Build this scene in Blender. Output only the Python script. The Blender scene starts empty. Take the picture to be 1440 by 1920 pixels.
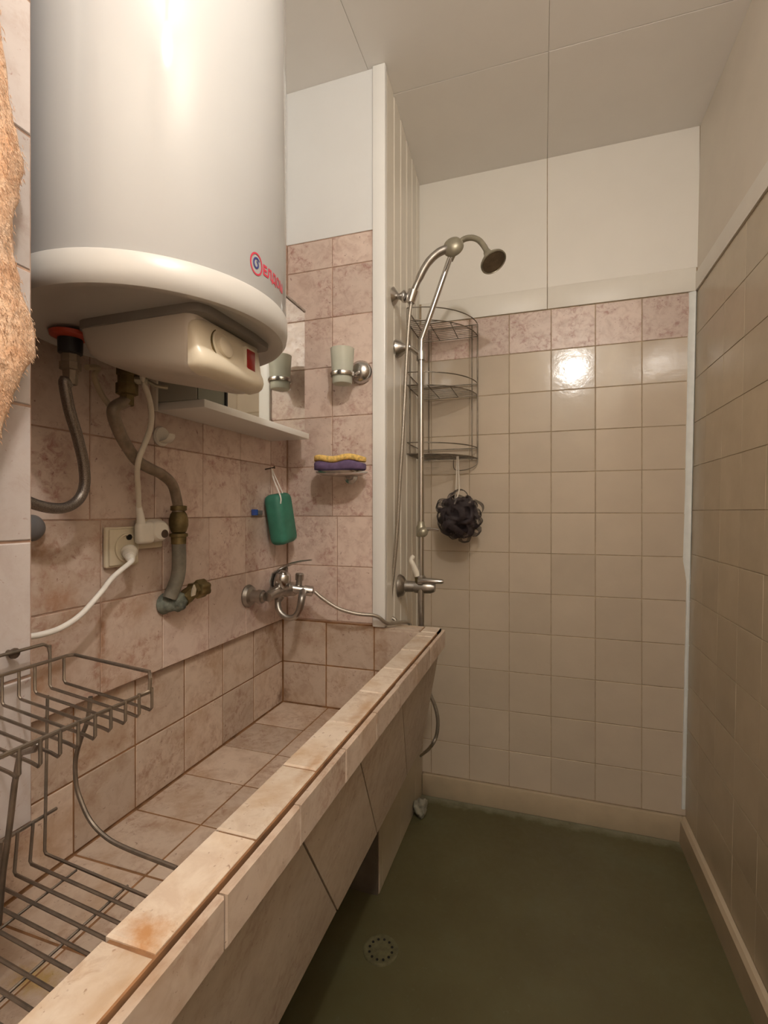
import bpy, bmesh, math, random
from mathutils import Vector, Matrix
random.seed(7)
S = bpy.context.scene
COL = S.collection
PI = math.pi

# ------------------------------------------------------------------ camera, light, exposure
FPX, YAW, PITCH, CAMZ = 913.5, 0.3149, -0.0013, 1.1392
cam_d = bpy.data.cameras.new('camera')
cam_d.sensor_fit = 'HORIZONTAL'
cam_d.sensor_width = 36.0
cam_d.lens = FPX / 1440 * 36.0
cam_d.clip_start = 0.02
cam = bpy.data.objects.new('camera', cam_d)
COL.objects.link(cam)
cam.location = (0, 0, CAMZ)
cam.rotation_euler = (PI / 2 + PITCH, 0, YAW)
S.camera = cam

W = bpy.data.worlds.new('world')
S.world = W
W.use_nodes = True
W.node_tree.nodes['Background'].inputs[0].default_value = (0.9, 0.93, 1.0, 1)
W.node_tree.nodes['Background'].inputs[1].default_value = 0.05
LAMP = Vector((0.22, -0.12, 2.215))
ld = bpy.data.lights.new('bulb_light', 'POINT')
ld.energy = 31
ld.color = (1.0, 0.96, 0.90)
ld.shadow_soft_size = 0.035
lo = bpy.data.objects.new('bulb_light', ld)
COL.objects.link(lo)
lo.location = LAMP
S.view_settings.view_transform = 'Standard'
S.view_settings.look = 'None'
S.view_settings.gamma = 1.0
S.view_settings.use_curve_mapping = False
S.view_settings.exposure = 0.0

_cy, _sy, _cp, _sp = math.cos(YAW), math.sin(YAW), math.cos(PITCH), math.sin(PITCH)
FW = Vector((-_sy * _cp, _cy * _cp, _sp))
RT = Vector((_cy, _sy, 0))
UP = RT.cross(FW)
def at(ax, val, x, y):
    """point of the line of sight of photo pixel (x, y) on the plane axis = val (real position in the room)"""
    d = FW + RT * ((x - 720) / FPX) - UP * ((y - 960) / FPX)
    i = 'xyz'.index(ax)
    c = Vector((0, 0, CAMZ))
    return c + d * ((val - c[i]) / d[i])
def aty(y_, x, y): return at('y', y_, x, y)
def atx(x_, x, y): return at('x', x_, x, y)
def atz(z_, x, y): return at('z', z_, x, y)

# ------------------------------------------------------------------ materials
def new_mat(name):
    m = bpy.data.materials.new(name)
    m.use_nodes = True
    nt = m.node_tree
    return m, nt, nt.nodes['Principled BSDF']
def setp(b, **k):
    names = dict(col='Base Color', rough='Roughness', metal='Metallic', spec='Specular IOR Level', coat='Coat Weight',
                 coatr='Coat Roughness', trans='Transmission Weight', ior='IOR', alpha='Alpha', sss='Subsurface Weight', sheen='Sheen Weight')
    for a, v in k.items():
        s = b.inputs[names[a]]
        s.default_value = (*v, 1) if isinstance(v, tuple) else v
def coords(nt, rand=True):
    tc = nt.nodes.new('ShaderNodeTexCoord')
    if not rand: return tc.outputs['Object']
    oi = nt.nodes.new('ShaderNodeObjectInfo')
    mu = nt.nodes.new('ShaderNodeMath'); mu.operation = 'MULTIPLY'; mu.inputs[1].default_value = 37.0
    nt.links.new(oi.outputs['Random'], mu.inputs[0])
    ad = nt.nodes.new('ShaderNodeVectorMath'); ad.operation = 'ADD'
    nt.links.new(tc.outputs['Object'], ad.inputs[0]); nt.links.new(mu.outputs[0], ad.inputs[1])
    return ad.outputs[0]
def noise(nt, vec, scale, detail=4, rough=0.55, dist=0.0):
    n = nt.nodes.new('ShaderNodeTexNoise')
    n.inputs['Scale'].default_value = scale; n.inputs['Detail'].default_value = detail
    n.inputs['Roughness'].default_value = rough; n.inputs['Distortion'].default_value = dist
    nt.links.new(vec, n.inputs['Vector'])
    return n.outputs['Fac']
def ramp(nt, fac, stops):
    r = nt.nodes.new('ShaderNodeValToRGB')
    e = r.color_ramp.elements
    while len(e) < len(stops): e.new(0.5)
    for i, (p, c) in enumerate(stops):
        e[i].position = p; e[i].color = (*c, 1) if len(c) == 3 else c
    nt.links.new(fac, r.inputs[0])
    return r.outputs[0]
def mix(nt, a, b, fac, mode='MIX'):
    m = nt.nodes.new('ShaderNodeMix'); m.data_type = 'RGBA'; m.blend_type = mode
    for s, v in ((m.inputs[0], fac), (m.inputs[6], a), (m.inputs[7], b)):
        if hasattr(v, 'node'): nt.links.new(v, s)
        else: s.default_value = (*v, 1) if isinstance(v, tuple) else v
    return m.outputs[2]
def bump(nt, b, h, strength=0.3, dist=0.001):
    n = nt.nodes.new('ShaderNodeBump'); n.inputs['Strength'].default_value = strength; n.inputs['Distance'].default_value = dist
    nt.links.new(h, n.inputs['Height']); nt.links.new(n.outputs[0], b.inputs['Normal'])
B = lambda v: (v, v, v)

def plain(name, col, rough=0.4, vary=0.08, scale=14.0, **k):
    """one colour with faint procedural mottling"""
    m, nt, b = new_mat(name)
    setp(b, rough=rough, **k)
    v = coords(nt, False)
    f = noise(nt, v, scale, 4)
    d = tuple(c * (1 - vary) for c in col)
    l = tuple(min(1, c * (1 + vary)) for c in col)
    nt.links.new(ramp(nt, f, [(0.3, d), (0.7, l)]), b.inputs['Base Color'])
    return m
def chrome(name, col=(0.62, 0.60, 0.58), rough=0.15, dirt=0.14):
    m, nt, b = new_mat(name)
    setp(b, metal=1.0)
    v = coords(nt, False)
    f = noise(nt, v, 22, 4)
    nt.links.new(ramp(nt, f, [(0.35, tuple(c * (1 - dirt) for c in col)), (0.65, col)]), b.inputs['Base Color'])
    nt.links.new(ramp(nt, f, [(0.3, B(rough * 1.9)), (0.7, B(rough))]), b.inputs['Roughness'])
    return m
def spot(nt, c, centre, radii, col, amount=0.8):
    """a rust or dirt stain of its own shape at a fixed place in the room"""
    geo = nt.nodes.new('ShaderNodeNewGeometry')
    d = nt.nodes.new('ShaderNodeVectorMath'); d.operation = 'SUBTRACT'; d.inputs[1].default_value = centre
    nt.links.new(geo.outputs['Position'], d.inputs[0])
    q = nt.nodes.new('ShaderNodeVectorMath'); q.operation = 'DIVIDE'; q.inputs[1].default_value = radii
    nt.links.new(d.outputs[0], q.inputs[0])
    l = nt.nodes.new('ShaderNodeVectorMath'); l.operation = 'LENGTH'; nt.links.new(q.outputs[0], l.inputs[0])
    n = noise(nt, geo.outputs['Position'], 70, 4, 0.65)
    a = nt.nodes.new('ShaderNodeMath'); a.operation = 'MULTIPLY_ADD'; a.inputs[1].default_value = 1.6
    nt.links.new(n, a.inputs[0]); nt.links.new(l.outputs['Value'], a.inputs[2])
    return mix(nt, c, col, ramp2(nt, a.outputs[0], 0.9, 1.7, amount))
def ramp2(nt, v, lo, hi, amount):
    m = nt.nodes.new('ShaderNodeMapRange'); m.inputs[1].default_value = lo; m.inputs[2].default_value = hi; m.inputs[3].default_value = amount; m.inputs[4].default_value = 0
    nt.links.new(v, m.inputs[0]); return m.outputs[0]
def marble(name, pale, mid, dark, speck, stain=None, rough=0.28, amount=0.5, spots=()):
    m, nt, b = new_mat(name)
    v = coords(nt)
    f1 = noise(nt, v, 24, 6, 0.66, 0.6)
    base = ramp(nt, f1, [(0.30, mid), (0.52, pale), (0.75, tuple(min(1, c * 1.06) for c in pale))])
    f2 = noise(nt, v, 58, 6, 0.68, 0.5)
    m2 = ramp(nt, f2, [(0.47, B(0)), (0.66, B(1))])
    big = ramp(nt, noise(nt, v, 9, 3, 0.5, 0.4), [(0.45, B(0)), (0.60, B(1))])
    both = mix(nt, m2, big, 1.0, 'MULTIPLY')
    sc = nt.nodes.new('ShaderNodeMath'); sc.operation = 'MULTIPLY'; sc.inputs[1].default_value = amount
    nt.links.new(both, sc.inputs[0])
    c = mix(nt, base, dark, sc.outputs[0])
    f3 = noise(nt, v, 125, 3, 0.6, 0.5)
    m3 = ramp(nt, f3, [(0.655, B(0)), (0.73, B(0.7))])
    c = mix(nt, c, speck, m3)
    if stain:
        tcs = nt.nodes.new('ShaderNodeTexCoord')
        geo = nt.nodes.new('ShaderNodeNewGeometry')
        fs = ramp(nt, noise(nt, geo.outputs['Position'], 9, 5, 0.65, 0.3), [(0.50, B(0)), (0.72, B(0.8))])
        c = mix(nt, c, stain, fs)
    for sp_ in spots: c = spot(nt, c, *sp_)
    oi = nt.nodes.new('ShaderNodeObjectInfo')
    mr = nt.nodes.new('ShaderNodeMapRange'); mr.inputs[3].default_value = 0.86; mr.inputs[4].default_value = 1.08
    nt.links.new(oi.outputs['Random'], mr.inputs[0])
    c = mix(nt, c, mr.outputs[0], 1.0, 'MULTIPLY')
    nt.links.new(c, b.inputs['Base Color'])
    nt.links.new(ramp(nt, f2, [(0.3, B(rough)), (0.7, B(rough * 1.6))]), b.inputs['Roughness'])
    bump(nt, b, f2, 0.15, 0.0006)
    return m

M = {}
M['pink'] = marble('pink_marble_tile', (0.69, 0.55, 0.47), (0.55, 0.40, 0.33), (0.40, 0.20, 0.16), (0.20, 0.07, 0.055), amount=0.85)
M['pale'] = marble('pale_marble_tile', (0.52, 0.46, 0.435), (0.46, 0.385, 0.355), (0.40, 0.29, 0.25), (0.30, 0.16, 0.12), amount=0.45)
M['cream'] = marble('cream_marble_tile', (0.61, 0.485, 0.385), (0.49, 0.36, 0.27), (0.36, 0.21, 0.14), (0.18, 0.085, 0.05), stain=(0.40, 0.245, 0.14), rough=0.36, amount=0.75, spots=[((-0.62, 0.46, 0.535), (0.05, 0.03, 0.03), (0.52, 0.34, 0.08), 0.7), ((-0.78, 1.36, 0.56), (0.03, 0.03, 0.03), (0.12, 0.05, 0.02), 0.8), ((-0.70, 1.372, 0.74), (0.06, 0.03, 0.03), (0.33, 0.17, 0.10), 0.5)])
M['skirt'] = marble('skirt_slab', (0.50, 0.405, 0.315), (0.43, 0.33, 0.245), (0.33, 0.215, 0.15), (0.2, 0.11, 0.07), rough=0.4, amount=0.6)
M['rim'] = marble('rim_marble_tile', (0.69, 0.58, 0.47), (0.60, 0.475, 0.37), (0.48, 0.33, 0.23), (0.26, 0.14, 0.08), stain=(0.50, 0.32, 0.17), rough=0.36, amount=0.6, spots=[((-0.31, 0.318, 0.792), (0.03, 0.022, 0.05), (0.46, 0.20, 0.05), 0.8), ((-0.30, 0.60, 0.792), (0.012, 0.06, 0.05), (0.42, 0.22, 0.09), 0.6), ((-0.30, 0.80, 0.792), (0.012, 0.10, 0.05), (0.42, 0.22, 0.09), 0.5)])
def glazed(name, c1, c2, rough):
    m, nt, b = new_mat(name)
    v = coords(nt)
    f = noise(nt, v, 9, 3)
    c = ramp(nt, f, [(0.3, c1), (0.7, c2)])
    oi = nt.nodes.new('ShaderNodeObjectInfo')
    mr = nt.nodes.new('ShaderNodeMapRange'); mr.inputs[3].default_value = 0.94; mr.inputs[4].default_value = 1.05
    nt.links.new(oi.outputs['Random'], mr.inputs[0])
    nt.links.new(mix(nt, c, mr.outputs[0], 1.0, 'MULTIPLY'), b.inputs['Base Color'])
    setp(b, rough=rough, spec=0.5)
    bump(nt, b, noise(nt, v, 26, 3, 0.6), 0.35, 0.0012)
    return m
M['beige'] = glazed('beige_glazed_tile', (0.53, 0.44, 0.34), (0.57, 0.475, 0.365), 0.13)
M['wallpaint'] = glazed('beige_painted_tile', (0.50, 0.415, 0.295), (0.55, 0.455, 0.325), 0.27)
M['grout_pink'] = plain('brown_grout', (0.40, 0.26, 0.19), 0.9, 0.3, 40)
M['grout_beige'] = plain('tan_grout', (0.40, 0.305, 0.20), 0.8, 0.2, 40)
M['grout_right'] = plain('painted_grout', (0.42, 0.34, 0.23), 0.7, 0.15, 40)
M['grout_trough'] = plain('rusty_grout', (0.27, 0.135, 0.06), 0.85, 0.35, 30)
M['white'] = plain('white_panel', (0.77, 0.765, 0.75), 0.38, 0.02, 5)
M['cream_panel'] = plain('cream_panel', (0.80, 0.76, 0.69), 0.38, 0.02, 5)
M['ceil'] = plain('ceiling_panel', (0.88, 0.84, 0.79), 0.45, 0.02, 5)
M['pvc'] = plain('white_pvc', (0.76, 0.70, 0.60), 0.3, 0.03, 6)
M['strip'] = plain('bright_pvc', (0.84, 0.825, 0.79), 0.28, 0.02, 6)
M['plaster'] = plain('cream_plaster', (0.76, 0.70, 0.61), 0.55, 0.03, 7)
M['trim'] = plain('cream_trim', (0.78, 0.74, 0.665), 0.4, 0.03, 9)
M['base'] = plain('beige_skirting_paint', (0.47, 0.375, 0.255), 0.3, 0.08, 12)
M['caulk'] = plain('white_caulk', (0.80, 0.82, 0.79), 0.4, 0.05, 30)
M['dark'] = plain('void_shade_dark', (0.12, 0.09, 0.06), 0.9, 0.3, 12)  # shade of the void below the trough, put into the base colour
M['enamel'] = plain('white_enamel', (0.51, 0.51, 0.51), 0.07, 0.008, 3)
M['cap'] = plain('white_plastic_cap', (0.58, 0.56, 0.53), 0.33, 0.02, 6)
M['boxp'] = plain('control_box_plastic', (0.62, 0.56, 0.49), 0.35, 0.03, 9)
M['panel'] = plain('control_panel_plastic', (0.74, 0.66, 0.52), 0.3, 0.05, 14)
M['collar'] = plain('grey_box_collar', (0.27, 0.245, 0.22), 0.5, 0.05, 10)
M['red'] = plain('red_lens', (0.30, 0.015, 0.012), 0.2, 0.1, 30)
M['redp'] = plain('red_ring', (0.45, 0.06, 0.03), 0.5, 0.2, 30)
M['blackp'] = plain('black_rubber', (0.02, 0.02, 0.022), 0.5, 0.2, 30)
M['print_red'] = plain('red_print', (0.62, 0.05, 0.09), 0.3, 0.05, 30)
M['print_blue'] = plain('blue_print', (0.05, 0.06, 0.22), 0.3, 0.05, 30)
M['chrome'] = chrome('chrome')
M['chromed'] = chrome('dull_chrome', (0.50, 0.47, 0.43), 0.26, 0.35)
M['wire'] = chrome('tarnished_wire', (0.36, 0.31, 0.26), 0.32, 0.45)
M['caddyw'] = chrome('caddy_wire', (0.30, 0.26, 0.21), 0.35, 0.4)
M['brass'] = chrome('tarnished_brass', (0.30, 0.24, 0.12), 0.42, 0.5)
M['nickel'] = plain('limescaled_nickel', (0.36, 0.33, 0.25), 0.38, 0.15, 40, metal=0.55)
M['rosef'] = plain('brown_spray_face', (0.12, 0.085, 0.05), 0.5, 0.3, 60)
M['verdigris'] = plain('corroded_metal', (0.17, 0.19, 0.16), 0.7, 0.6, 60)
M['pipe'] = plain('grey_pipe', (0.20, 0.185, 0.15), 0.55, 0.3, 40)
M['hose'] = plain('grey_brown_hose', (0.27, 0.215, 0.16), 0.5, 0.25, 60, metal=0.4)
M['cable'] = plain('ivory_cable', (0.72, 0.66, 0.55), 0.4, 0.06, 40)
M['cablet'] = plain('tan_cable', (0.46, 0.37, 0.25), 0.5, 0.1, 40)
M['socket'] = plain('ivory_socket_plastic', (0.68, 0.60, 0.45), 0.35, 0.06, 30)
M['plug'] = plain('white_plug_plastic', (0.78, 0.74, 0.66), 0.3, 0.05, 30)
M['greyp'] = plain('grey_plastic', (0.16, 0.15, 0.15), 0.5, 0.1, 40)
M['drainp'] = plain('drain_paint', (0.125, 0.112, 0.056), 0.5, 0.3, 60)
M['sidep'] = plain('cabinet_grey', (0.42, 0.42, 0.37), 0.3, 0.05, 10)
M['sponge_y'] = plain('yellow_sponge', (0.75, 0.50, 0.15), 0.95, 0.3, 130)
M['sponge_p'] = plain('purple_sponge', (0.13, 0.085, 0.17), 0.9, 0.2, 90)
M['greenp'] = plain('green_foam', (0.04, 0.19, 0.13), 0.55, 0.2, 22)
M['blue'] = plain('blue_plastic', (0.04, 0.10, 0.42), 0.4, 0.1, 30)
M['cord'] = plain('white_cord', (0.80, 0.76, 0.70), 0.6, 0.05, 60)
M['rope'] = plain('pale_rope', (0.62, 0.55, 0.46), 0.7, 0.1, 60)
M['cupb'] = plain('frosted_cup', (0.72, 0.72, 0.61), 0.35, 0.04, 20)
M['rag'] = plain('grey_rag', (0.26, 0.24, 0.18), 0.9, 0.3, 40)
M['screw'] = plain('rusty_screw', (0.07, 0.045, 0.03), 0.6, 0.4, 50)
M['hole'] = plain('black_hole', (0.01, 0.01, 0.008), 0.9, 0.2, 20)
def _sp():
    m = M['cupb']; b = m.node_tree.nodes['Principled BSDF']; setp(b, trans=0.35, ior=1.3)
_sp()
m, nt, b = new_mat('mirror_glass'); setp(b, col=(0.80, 0.81, 0.78), metal=1.0, rough=0.03); M['mirror'] = m
m, nt, b = new_mat('grey_glass'); setp(b, col=(0.20, 0.21, 0.17), rough=0.15); M['dglass'] = m
m, nt, b = new_mat('bulb_glass'); setp(b, col=(1, 0.95, 0.9)); b.inputs['Emission Color'].default_value = (1, 0.92, 0.8, 1); b.inputs['Emission Strength'].default_value = 12; M['bulb'] = m
# braided hose
def braid(name, c1, c2):
    m, nt, b = new_mat(name)
    v = coords(nt, False)
    f = noise(nt, v, 900, 2)
    nt.links.new(ramp(nt, f, [(0.4, c1), (0.6, c2)]), b.inputs['Base Color'])
    setp(b, metal=0.8, rough=0.36)
    bump(nt, b, f, 0.5, 0.0008)
    return m
M['braid'] = braid('braided_steel', (0.16, 0.13, 0.11), (0.28, 0.25, 0.22))
M['shose'] = braid('shower_hose_steel', (0.30, 0.26, 0.21), (0.50, 0.46, 0.40))
# loofah
m, nt, b = new_mat('charcoal_mesh')
v = coords(nt, False)
setp(b, rough=0.7)
nt.links.new(ramp(nt, noise(nt, v, 120, 3), [(0.3, (0.020, 0.014, 0.016)), (0.7, (0.06, 0.042, 0.046))]), b.inputs['Base Color'])
tr = nt.nodes.new('ShaderNodeBsdfTransparent'); ms = nt.nodes.new('ShaderNodeMixShader')
ms.inputs[0].default_value = 0.34
nt.links.new(b.outputs[0], ms.inputs[1]); nt.links.new(tr.outputs[0], ms.inputs[2])
nt.links.new(ms.outputs[0], nt.nodes['Material Output'].inputs[0])
M['loofah'] = m
# towel
m, nt, b = new_mat('orange_fleece')
v = coords(nt, False)
nt.links.new(ramp(nt, noise(nt, v, 30, 6, 0.65), [(0.28, (0.80, 0.42, 0.22)), (0.5, (0.90, 0.58, 0.37)), (0.74, (0.94, 0.72, 0.54))]), b.inputs['Base Color'])
setp(b, rough=1.0, spec=0.02, sheen=0.3)
bump(nt, b, noise(nt, v, 160, 5, 0.7), 0.9, 0.004)
M['towel'] = m
# floor paint
m, nt, b = new_mat('green_floor_paint')
geo = nt.nodes.new('ShaderNodeNewGeometry')
f = noise(nt, geo.outputs['Position'], 3.2, 6, 0.6)
c = ramp(nt, f, [(0.3, (0.090, 0.074, 0.031)), (0.55, (0.106, 0.093, 0.042)), (0.75, (0.116, 0.112, 0.058))])
f2 = noise(nt, geo.outputs['Position'], 45, 5, 0.7)
c = mix(nt, c, (0.20, 0.20, 0.135), ramp(nt, f2, [(0.60, B(0)), (0.85, B(0.5))]))
sx = nt.nodes.new('ShaderNodeSeparateXYZ'); nt.links.new(geo.outputs['Position'], sx.inputs[0])
# limescale crust left along the foot of the back wall
f3 = noise(nt, geo.outputs['Position'], 18, 5, 0.7)
ma = nt.nodes.new('ShaderNodeMath'); ma.operation = 'MULTIPLY_ADD'; ma.inputs[1].default_value = 0.10
nt.links.new(f3, ma.inputs[0]); nt.links.new(sx.outputs[1], ma.inputs[2])
mr = nt.nodes.new('ShaderNodeMapRange'); mr.inputs[1].default_value = 1.91; mr.inputs[2].default_value = 1.955; mr.inputs[3].default_value = 0; mr.inputs[4].default_value = 0.55
nt.links.new(ma.outputs[0], mr.inputs[0])
c = mix(nt, c, (0.33, 0.33, 0.24), mr.outputs[0])
nt.links.new(c, b.inputs['Base Color'])
nt.links.new(ramp(nt, f2, [(0.3, B(0.34)), (0.7, B(0.55))]), b.inputs['Roughness'])
bump(nt, b, f2, 0.25, 0.001)
M['floor'] = m
# stained marble that carries the brown streaks on the left wall
M['stainp'] = marble('stained_pink_marble', (0.67, 0.53, 0.44), (0.55, 0.40, 0.31), (0.42, 0.22, 0.15), (0.24, 0.08, 0.05), stain=(0.44, 0.27, 0.17), amount=0.8, spots=[((-0.77, 0.555, 1.075), (0.05, 0.07, 0.022), (0.28, 0.14, 0.07), 0.7), ((-0.77, 0.690, 0.90), (0.05, 0.016, 0.12), (0.34, 0.16, 0.08), 0.75), ((-0.77, 0.60, 0.99), (0.05, 0.06, 0.03), (0.46, 0.24, 0.14), 0.6), ((-0.77, 0.56, 0.86), (0.05, 0.06, 0.04), (0.42, 0.22, 0.10), 0.6)])

# ------------------------------------------------------------------ mesh builder
class MB:
    def __init__(s): s.v = []; s.f = []; s.m = []; s.sm = []
    def add(s, vs, fs, smooth=True, mi=0):
        o = len(s.v); s.v += [Vector(p) for p in vs]
        for f in fs: s.f.append([i + o for i in f]); s.m.append(mi); s.sm.append(smooth)
        return s
    def bm(s, bmsh, mat=None, smooth=True, mi=0):
        bmsh.verts.ensure_lookup_table()
        vs = [(mat @ p.co) if mat else p.co.copy() for p in bmsh.verts]
        s.add(vs, [[q.index for q in f.verts] for f in bmsh.faces], smooth, mi)
        bmsh.free(); return s
    def box(s, lo, hi, bev=0.0, seg=2, mat=None, mi=0, smooth=True):
        b_ = bmesh.new(); bmesh.ops.create_cube(b_, size=1)
        for p in b_.verts:
            for i in range(3): p.co[i] = lo[i] if p.co[i] < 0 else hi[i]
        if bev: bmesh.ops.bevel(b_, geom=list(b_.edges), offset=bev, segments=seg, affect='EDGES', profile=0.5)
        b_.verts.index_update()
        return s.bm(b_, mat, smooth, mi)
    def lathe(s, prof, origin=(0, 0, 0), axis=(0, 0, 1), n=24, mi=0):
        """prof: list of (radius, height along axis)"""
        a = Vector(axis).normalized(); o = Vector(origin)
        t = Vector((1, 0, 0)) if abs(a.x) < 0.9 else Vector((0, 1, 0))
        u = (t - a * t.dot(a)).normalized(); w = a.cross(u)
        vs = []; fs = []
        for r, h in prof:
            for k in range(n):
                q = 2 * PI * k / n
                vs.append(o + a * h + (u * math.cos(q) + w * math.sin(q)) * r)
        for i in range(len(prof) - 1):
            for k in range(n):
                k2 = (k + 1) % n
                fs.append([i * n + k, i * n + k2, (i + 1) * n + k2, (i + 1) * n + k])
        fs.append(list(range(n))[::-1]); fs.append([(len(prof) - 1) * n + k for k in range(n)])
        return s.add(vs, fs, True, mi)
    def tube(s, pts, r, n=8, closed=False, smooth_n=0, mi=0):
        pts = [Vector(p) for p in pts]
        if smooth_n: pts = spline(pts, smooth_n, closed)
        L = len(pts)
        rs = r if isinstance(r, list) else [r] * L
        if len(rs) != L:
            src = rs; rs = [src[min(len(src) - 1, int(i / max(1, L - 1) * (len(src) - 1)))] for i in range(L)]
        tang = []
        for i in range(L):
            a = pts[(i - 1) % L] if (closed or i > 0) else pts[i]
            c = pts[(i + 1) % L] if (closed or i < L - 1) else pts[i]
            d = c - a
            tang.append(d.normalized() if d.length > 1e-9 else Vector((0, 0, 1)))
        t = Vector((0, 0, 1)) if abs(tang[0].z) < 0.9 else Vector((1, 0, 0))
        u = (t - tang[0] * t.dot(tang[0])).normalized()
        vs = []; fs = []
        for i in range(L):
            u = (u - tang[i] * u.dot(tang[i]))
            u = u.normalized() if u.length > 1e-6 else tang[i].orthogonal().normalized()
            w = tang[i].cross(u)
            for k in range(n):
                q = 2 * PI * k / n
                vs.append(pts[i] + (u * math.cos(q) + w * math.sin(q)) * rs[i])
        for i in range(L if closed else L - 1):
            j = (i + 1) % L
            for k in range(n):
                k2 = (k + 1) % n
                fs.append([i * n + k, i * n + k2, j * n + k2, j * n + k])
        if not closed:
            fs.append(list(range(n))[::-1]); fs.append([(L - 1) * n + k for k in range(n)])
        return s.add(vs, fs, True, mi)
    def ball(s, c, r, sub=2, scale=(1, 1, 1), mi=0):
        b_ = bmesh.new(); bmesh.ops.create_icosphere(b_, subdivisions=sub, radius=1)
        for p in b_.verts: p.co = Vector((p.co.x * scale[0] * r, p.co.y * scale[1] * r, p.co.z * scale[2] * r))
        b_.verts.index_update()
        return s.bm(b_, Matrix.Translation(Vector(c)), True, mi)
    def loft(s, rings, caps=True, mi=0):
        n = len(rings[0]); vs = []; fs = []
        for r in rings: vs += r
        for i in range(len(rings) - 1):
            for k in range(n):
                k2 = (k + 1) % n
                fs.append([i * n + k, i * n + k2, (i + 1) * n + k2, (i + 1) * n + k])
        if caps: fs.append(list(range(n))[::-1]); fs.append([(len(rings) - 1) * n + k for k in range(n)])
        return s.add(vs, fs, True, mi)
def spline(pts, n, closed=False):
    out = []; L = len(pts)
    for i in range(L if closed else L - 1):
        p0 = pts[(i - 1) % L] if (closed or i > 0) else pts[i] * 2 - pts[i + 1]
        p1 = pts[i]; p2 = pts[(i + 1) % L]
        p3 = pts[(i + 2) % L] if (closed or i < L - 2) else p2 * 2 - p1
        for k in range(n):
            t = k / n
            out.append(0.5 * ((2 * p1) + (p2 - p0) * t + (2 * p0 - 5 * p1 + 4 * p2 - p3) * t * t + (3 * p1 - p0 - 3 * p2 + p3) * t ** 3))
    if not closed: out.append(pts[-1].copy())
    return out
def wloc(o):
    p = Vector((0, 0, 0))
    while o is not None: p += o.location; o = o.parent
    return p
def obj(name, mb, mat, parent=None, origin=None, sharp=40, recalc=True):
    """link the collected shapes as ONE mesh object; its origin is the foot of the mesh"""
    if origin is None:
        xs = [p.x for p in mb.v]; ys = [p.y for p in mb.v]; zs = [p.z for p in mb.v]
        origin = Vector(((min(xs) + max(xs)) / 2, (min(ys) + max(ys)) / 2, min(zs)))
    origin = Vector(origin)
    me = bpy.data.meshes.new(name)
    me.from_pydata([p - origin for p in mb.v], [], mb.f)
    for i, p in enumerate(me.polygons): p.use_smooth = mb.sm[i]; p.material_index = mb.m[i]
    for mm in (mat if isinstance(mat, (list, tuple)) else [mat]): me.materials.append(mm)
    if recalc:
        b_ = bmesh.new(); b_.from_mesh(me); bmesh.ops.recalc_face_normals(b_, faces=b_.faces); b_.to_mesh(me); b_.free()
    me.set_sharp_from_angle(angle=math.radians(sharp))
    me.update()
    o = bpy.data.objects.new(name, me)
    COL.objects.link(o)
    if parent is not None:
        o.parent = parent; o.location = origin - wloc(parent)
    else: o.location = origin
    return o
def tag(o, label, cat, group=None):
    o['label'] = label; o['category'] = cat
    if group: o['group'] = group
    return o
def thing(name, loc, label, cat, group=None):
    o = bpy.data.objects.new(name, None); COL.objects.link(o)
    o.location = loc; o.empty_display_size = 0.03
    return tag(o, label, cat, group)
def structure(o, label=None):
    o['kind'] = 'structure'
    if label: o['label'] = label
    return o

_tiles = {}
def tile_mesh(w, h, t, mat, bev=0.0012):
    k = (round(w, 4), round(h, 4), round(t, 4), mat.name, bev)
    if k not in _tiles:
        a, c = w / 2, h / 2; a2, c2 = a - bev, c - bev
        vs = [(-a, -c, -t), (a, -c, -t), (a, c, -t), (-a, c, -t), (-a, -c, -bev), (a, -c, -bev), (a, c, -bev), (-a, c, -bev),
              (-a2, -c2, 0), (a2, -c2, 0), (a2, c2, 0), (-a2, c2, 0)]
        fs = [[8, 9, 10, 11]]
        for i in range(4):
            j = (i + 1) % 4
            fs += [[i, j, j + 4, i + 4], [i + 4, j + 4, j + 8, i + 8]]
        me = bpy.data.meshes.new('tile'); me.from_pydata(vs, [], fs); me.materials.append(mat); me.update()
        _tiles[k] = me
    return _tiles[k]
def put_tile(parent, center, u, v, n, w, h, mat, t=0.007, jitter=1.0, name='tile', bev=0.0012):
    w = round(w, 4); h = round(h, 4)
    o = bpy.data.objects.new(name, tile_mesh(w, h, t, mat, bev)); COL.objects.link(o)
    R = Matrix((u, v, n)).transposed().to_4x4()
    J = Matrix.Rotation(random.uniform(-1, 1) * 0.003 * jitter, 4, 'X') @ Matrix.Rotation(random.uniform(-1, 1) * 0.003 * jitter, 4, 'Y')
    o.parent = parent
    o.matrix_local = Matrix.Translation(Vector(center) + n * random.uniform(-0.0003, 0.0003) * jitter - wloc(parent)) @ R @ J
    return o
def grid(parent, O, u, v, n, us, vs, matf, gap=0.0024, gapu=None, **k):
    """tiles between the joints us along u and vs along v; O lies on the finished surface"""
    u, v, n = Vector(u).normalized(), Vector(v).normalized(), Vector(n).normalized(); O = Vector(O)
    for j in range(len(vs) - 1):
        uu = us(j) if callable(us) else us
        for i in range(len(uu) - 1):
            w = uu[i + 1] - uu[i] - (gap if gapu is None else gapu); h = vs[j + 1] - vs[j] - gap
            if w < 0.006 or h < 0.006: continue
            c = O + u * (uu[i] + uu[i + 1]) / 2 + v * (vs[j] + vs[j + 1]) / 2
            put_tile(parent, c, u, v, n, w, h, matf(i, j), **k)
def joints(lo, hi, start, step):
    k = math.ceil((lo - start) / step - 1e-6); out = [lo]
    while start + k * step < hi - 0.004:
        q = start + k * step
        if q > lo + 0.004: out.append(q)
        k += 1
    return out + [hi]

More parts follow.
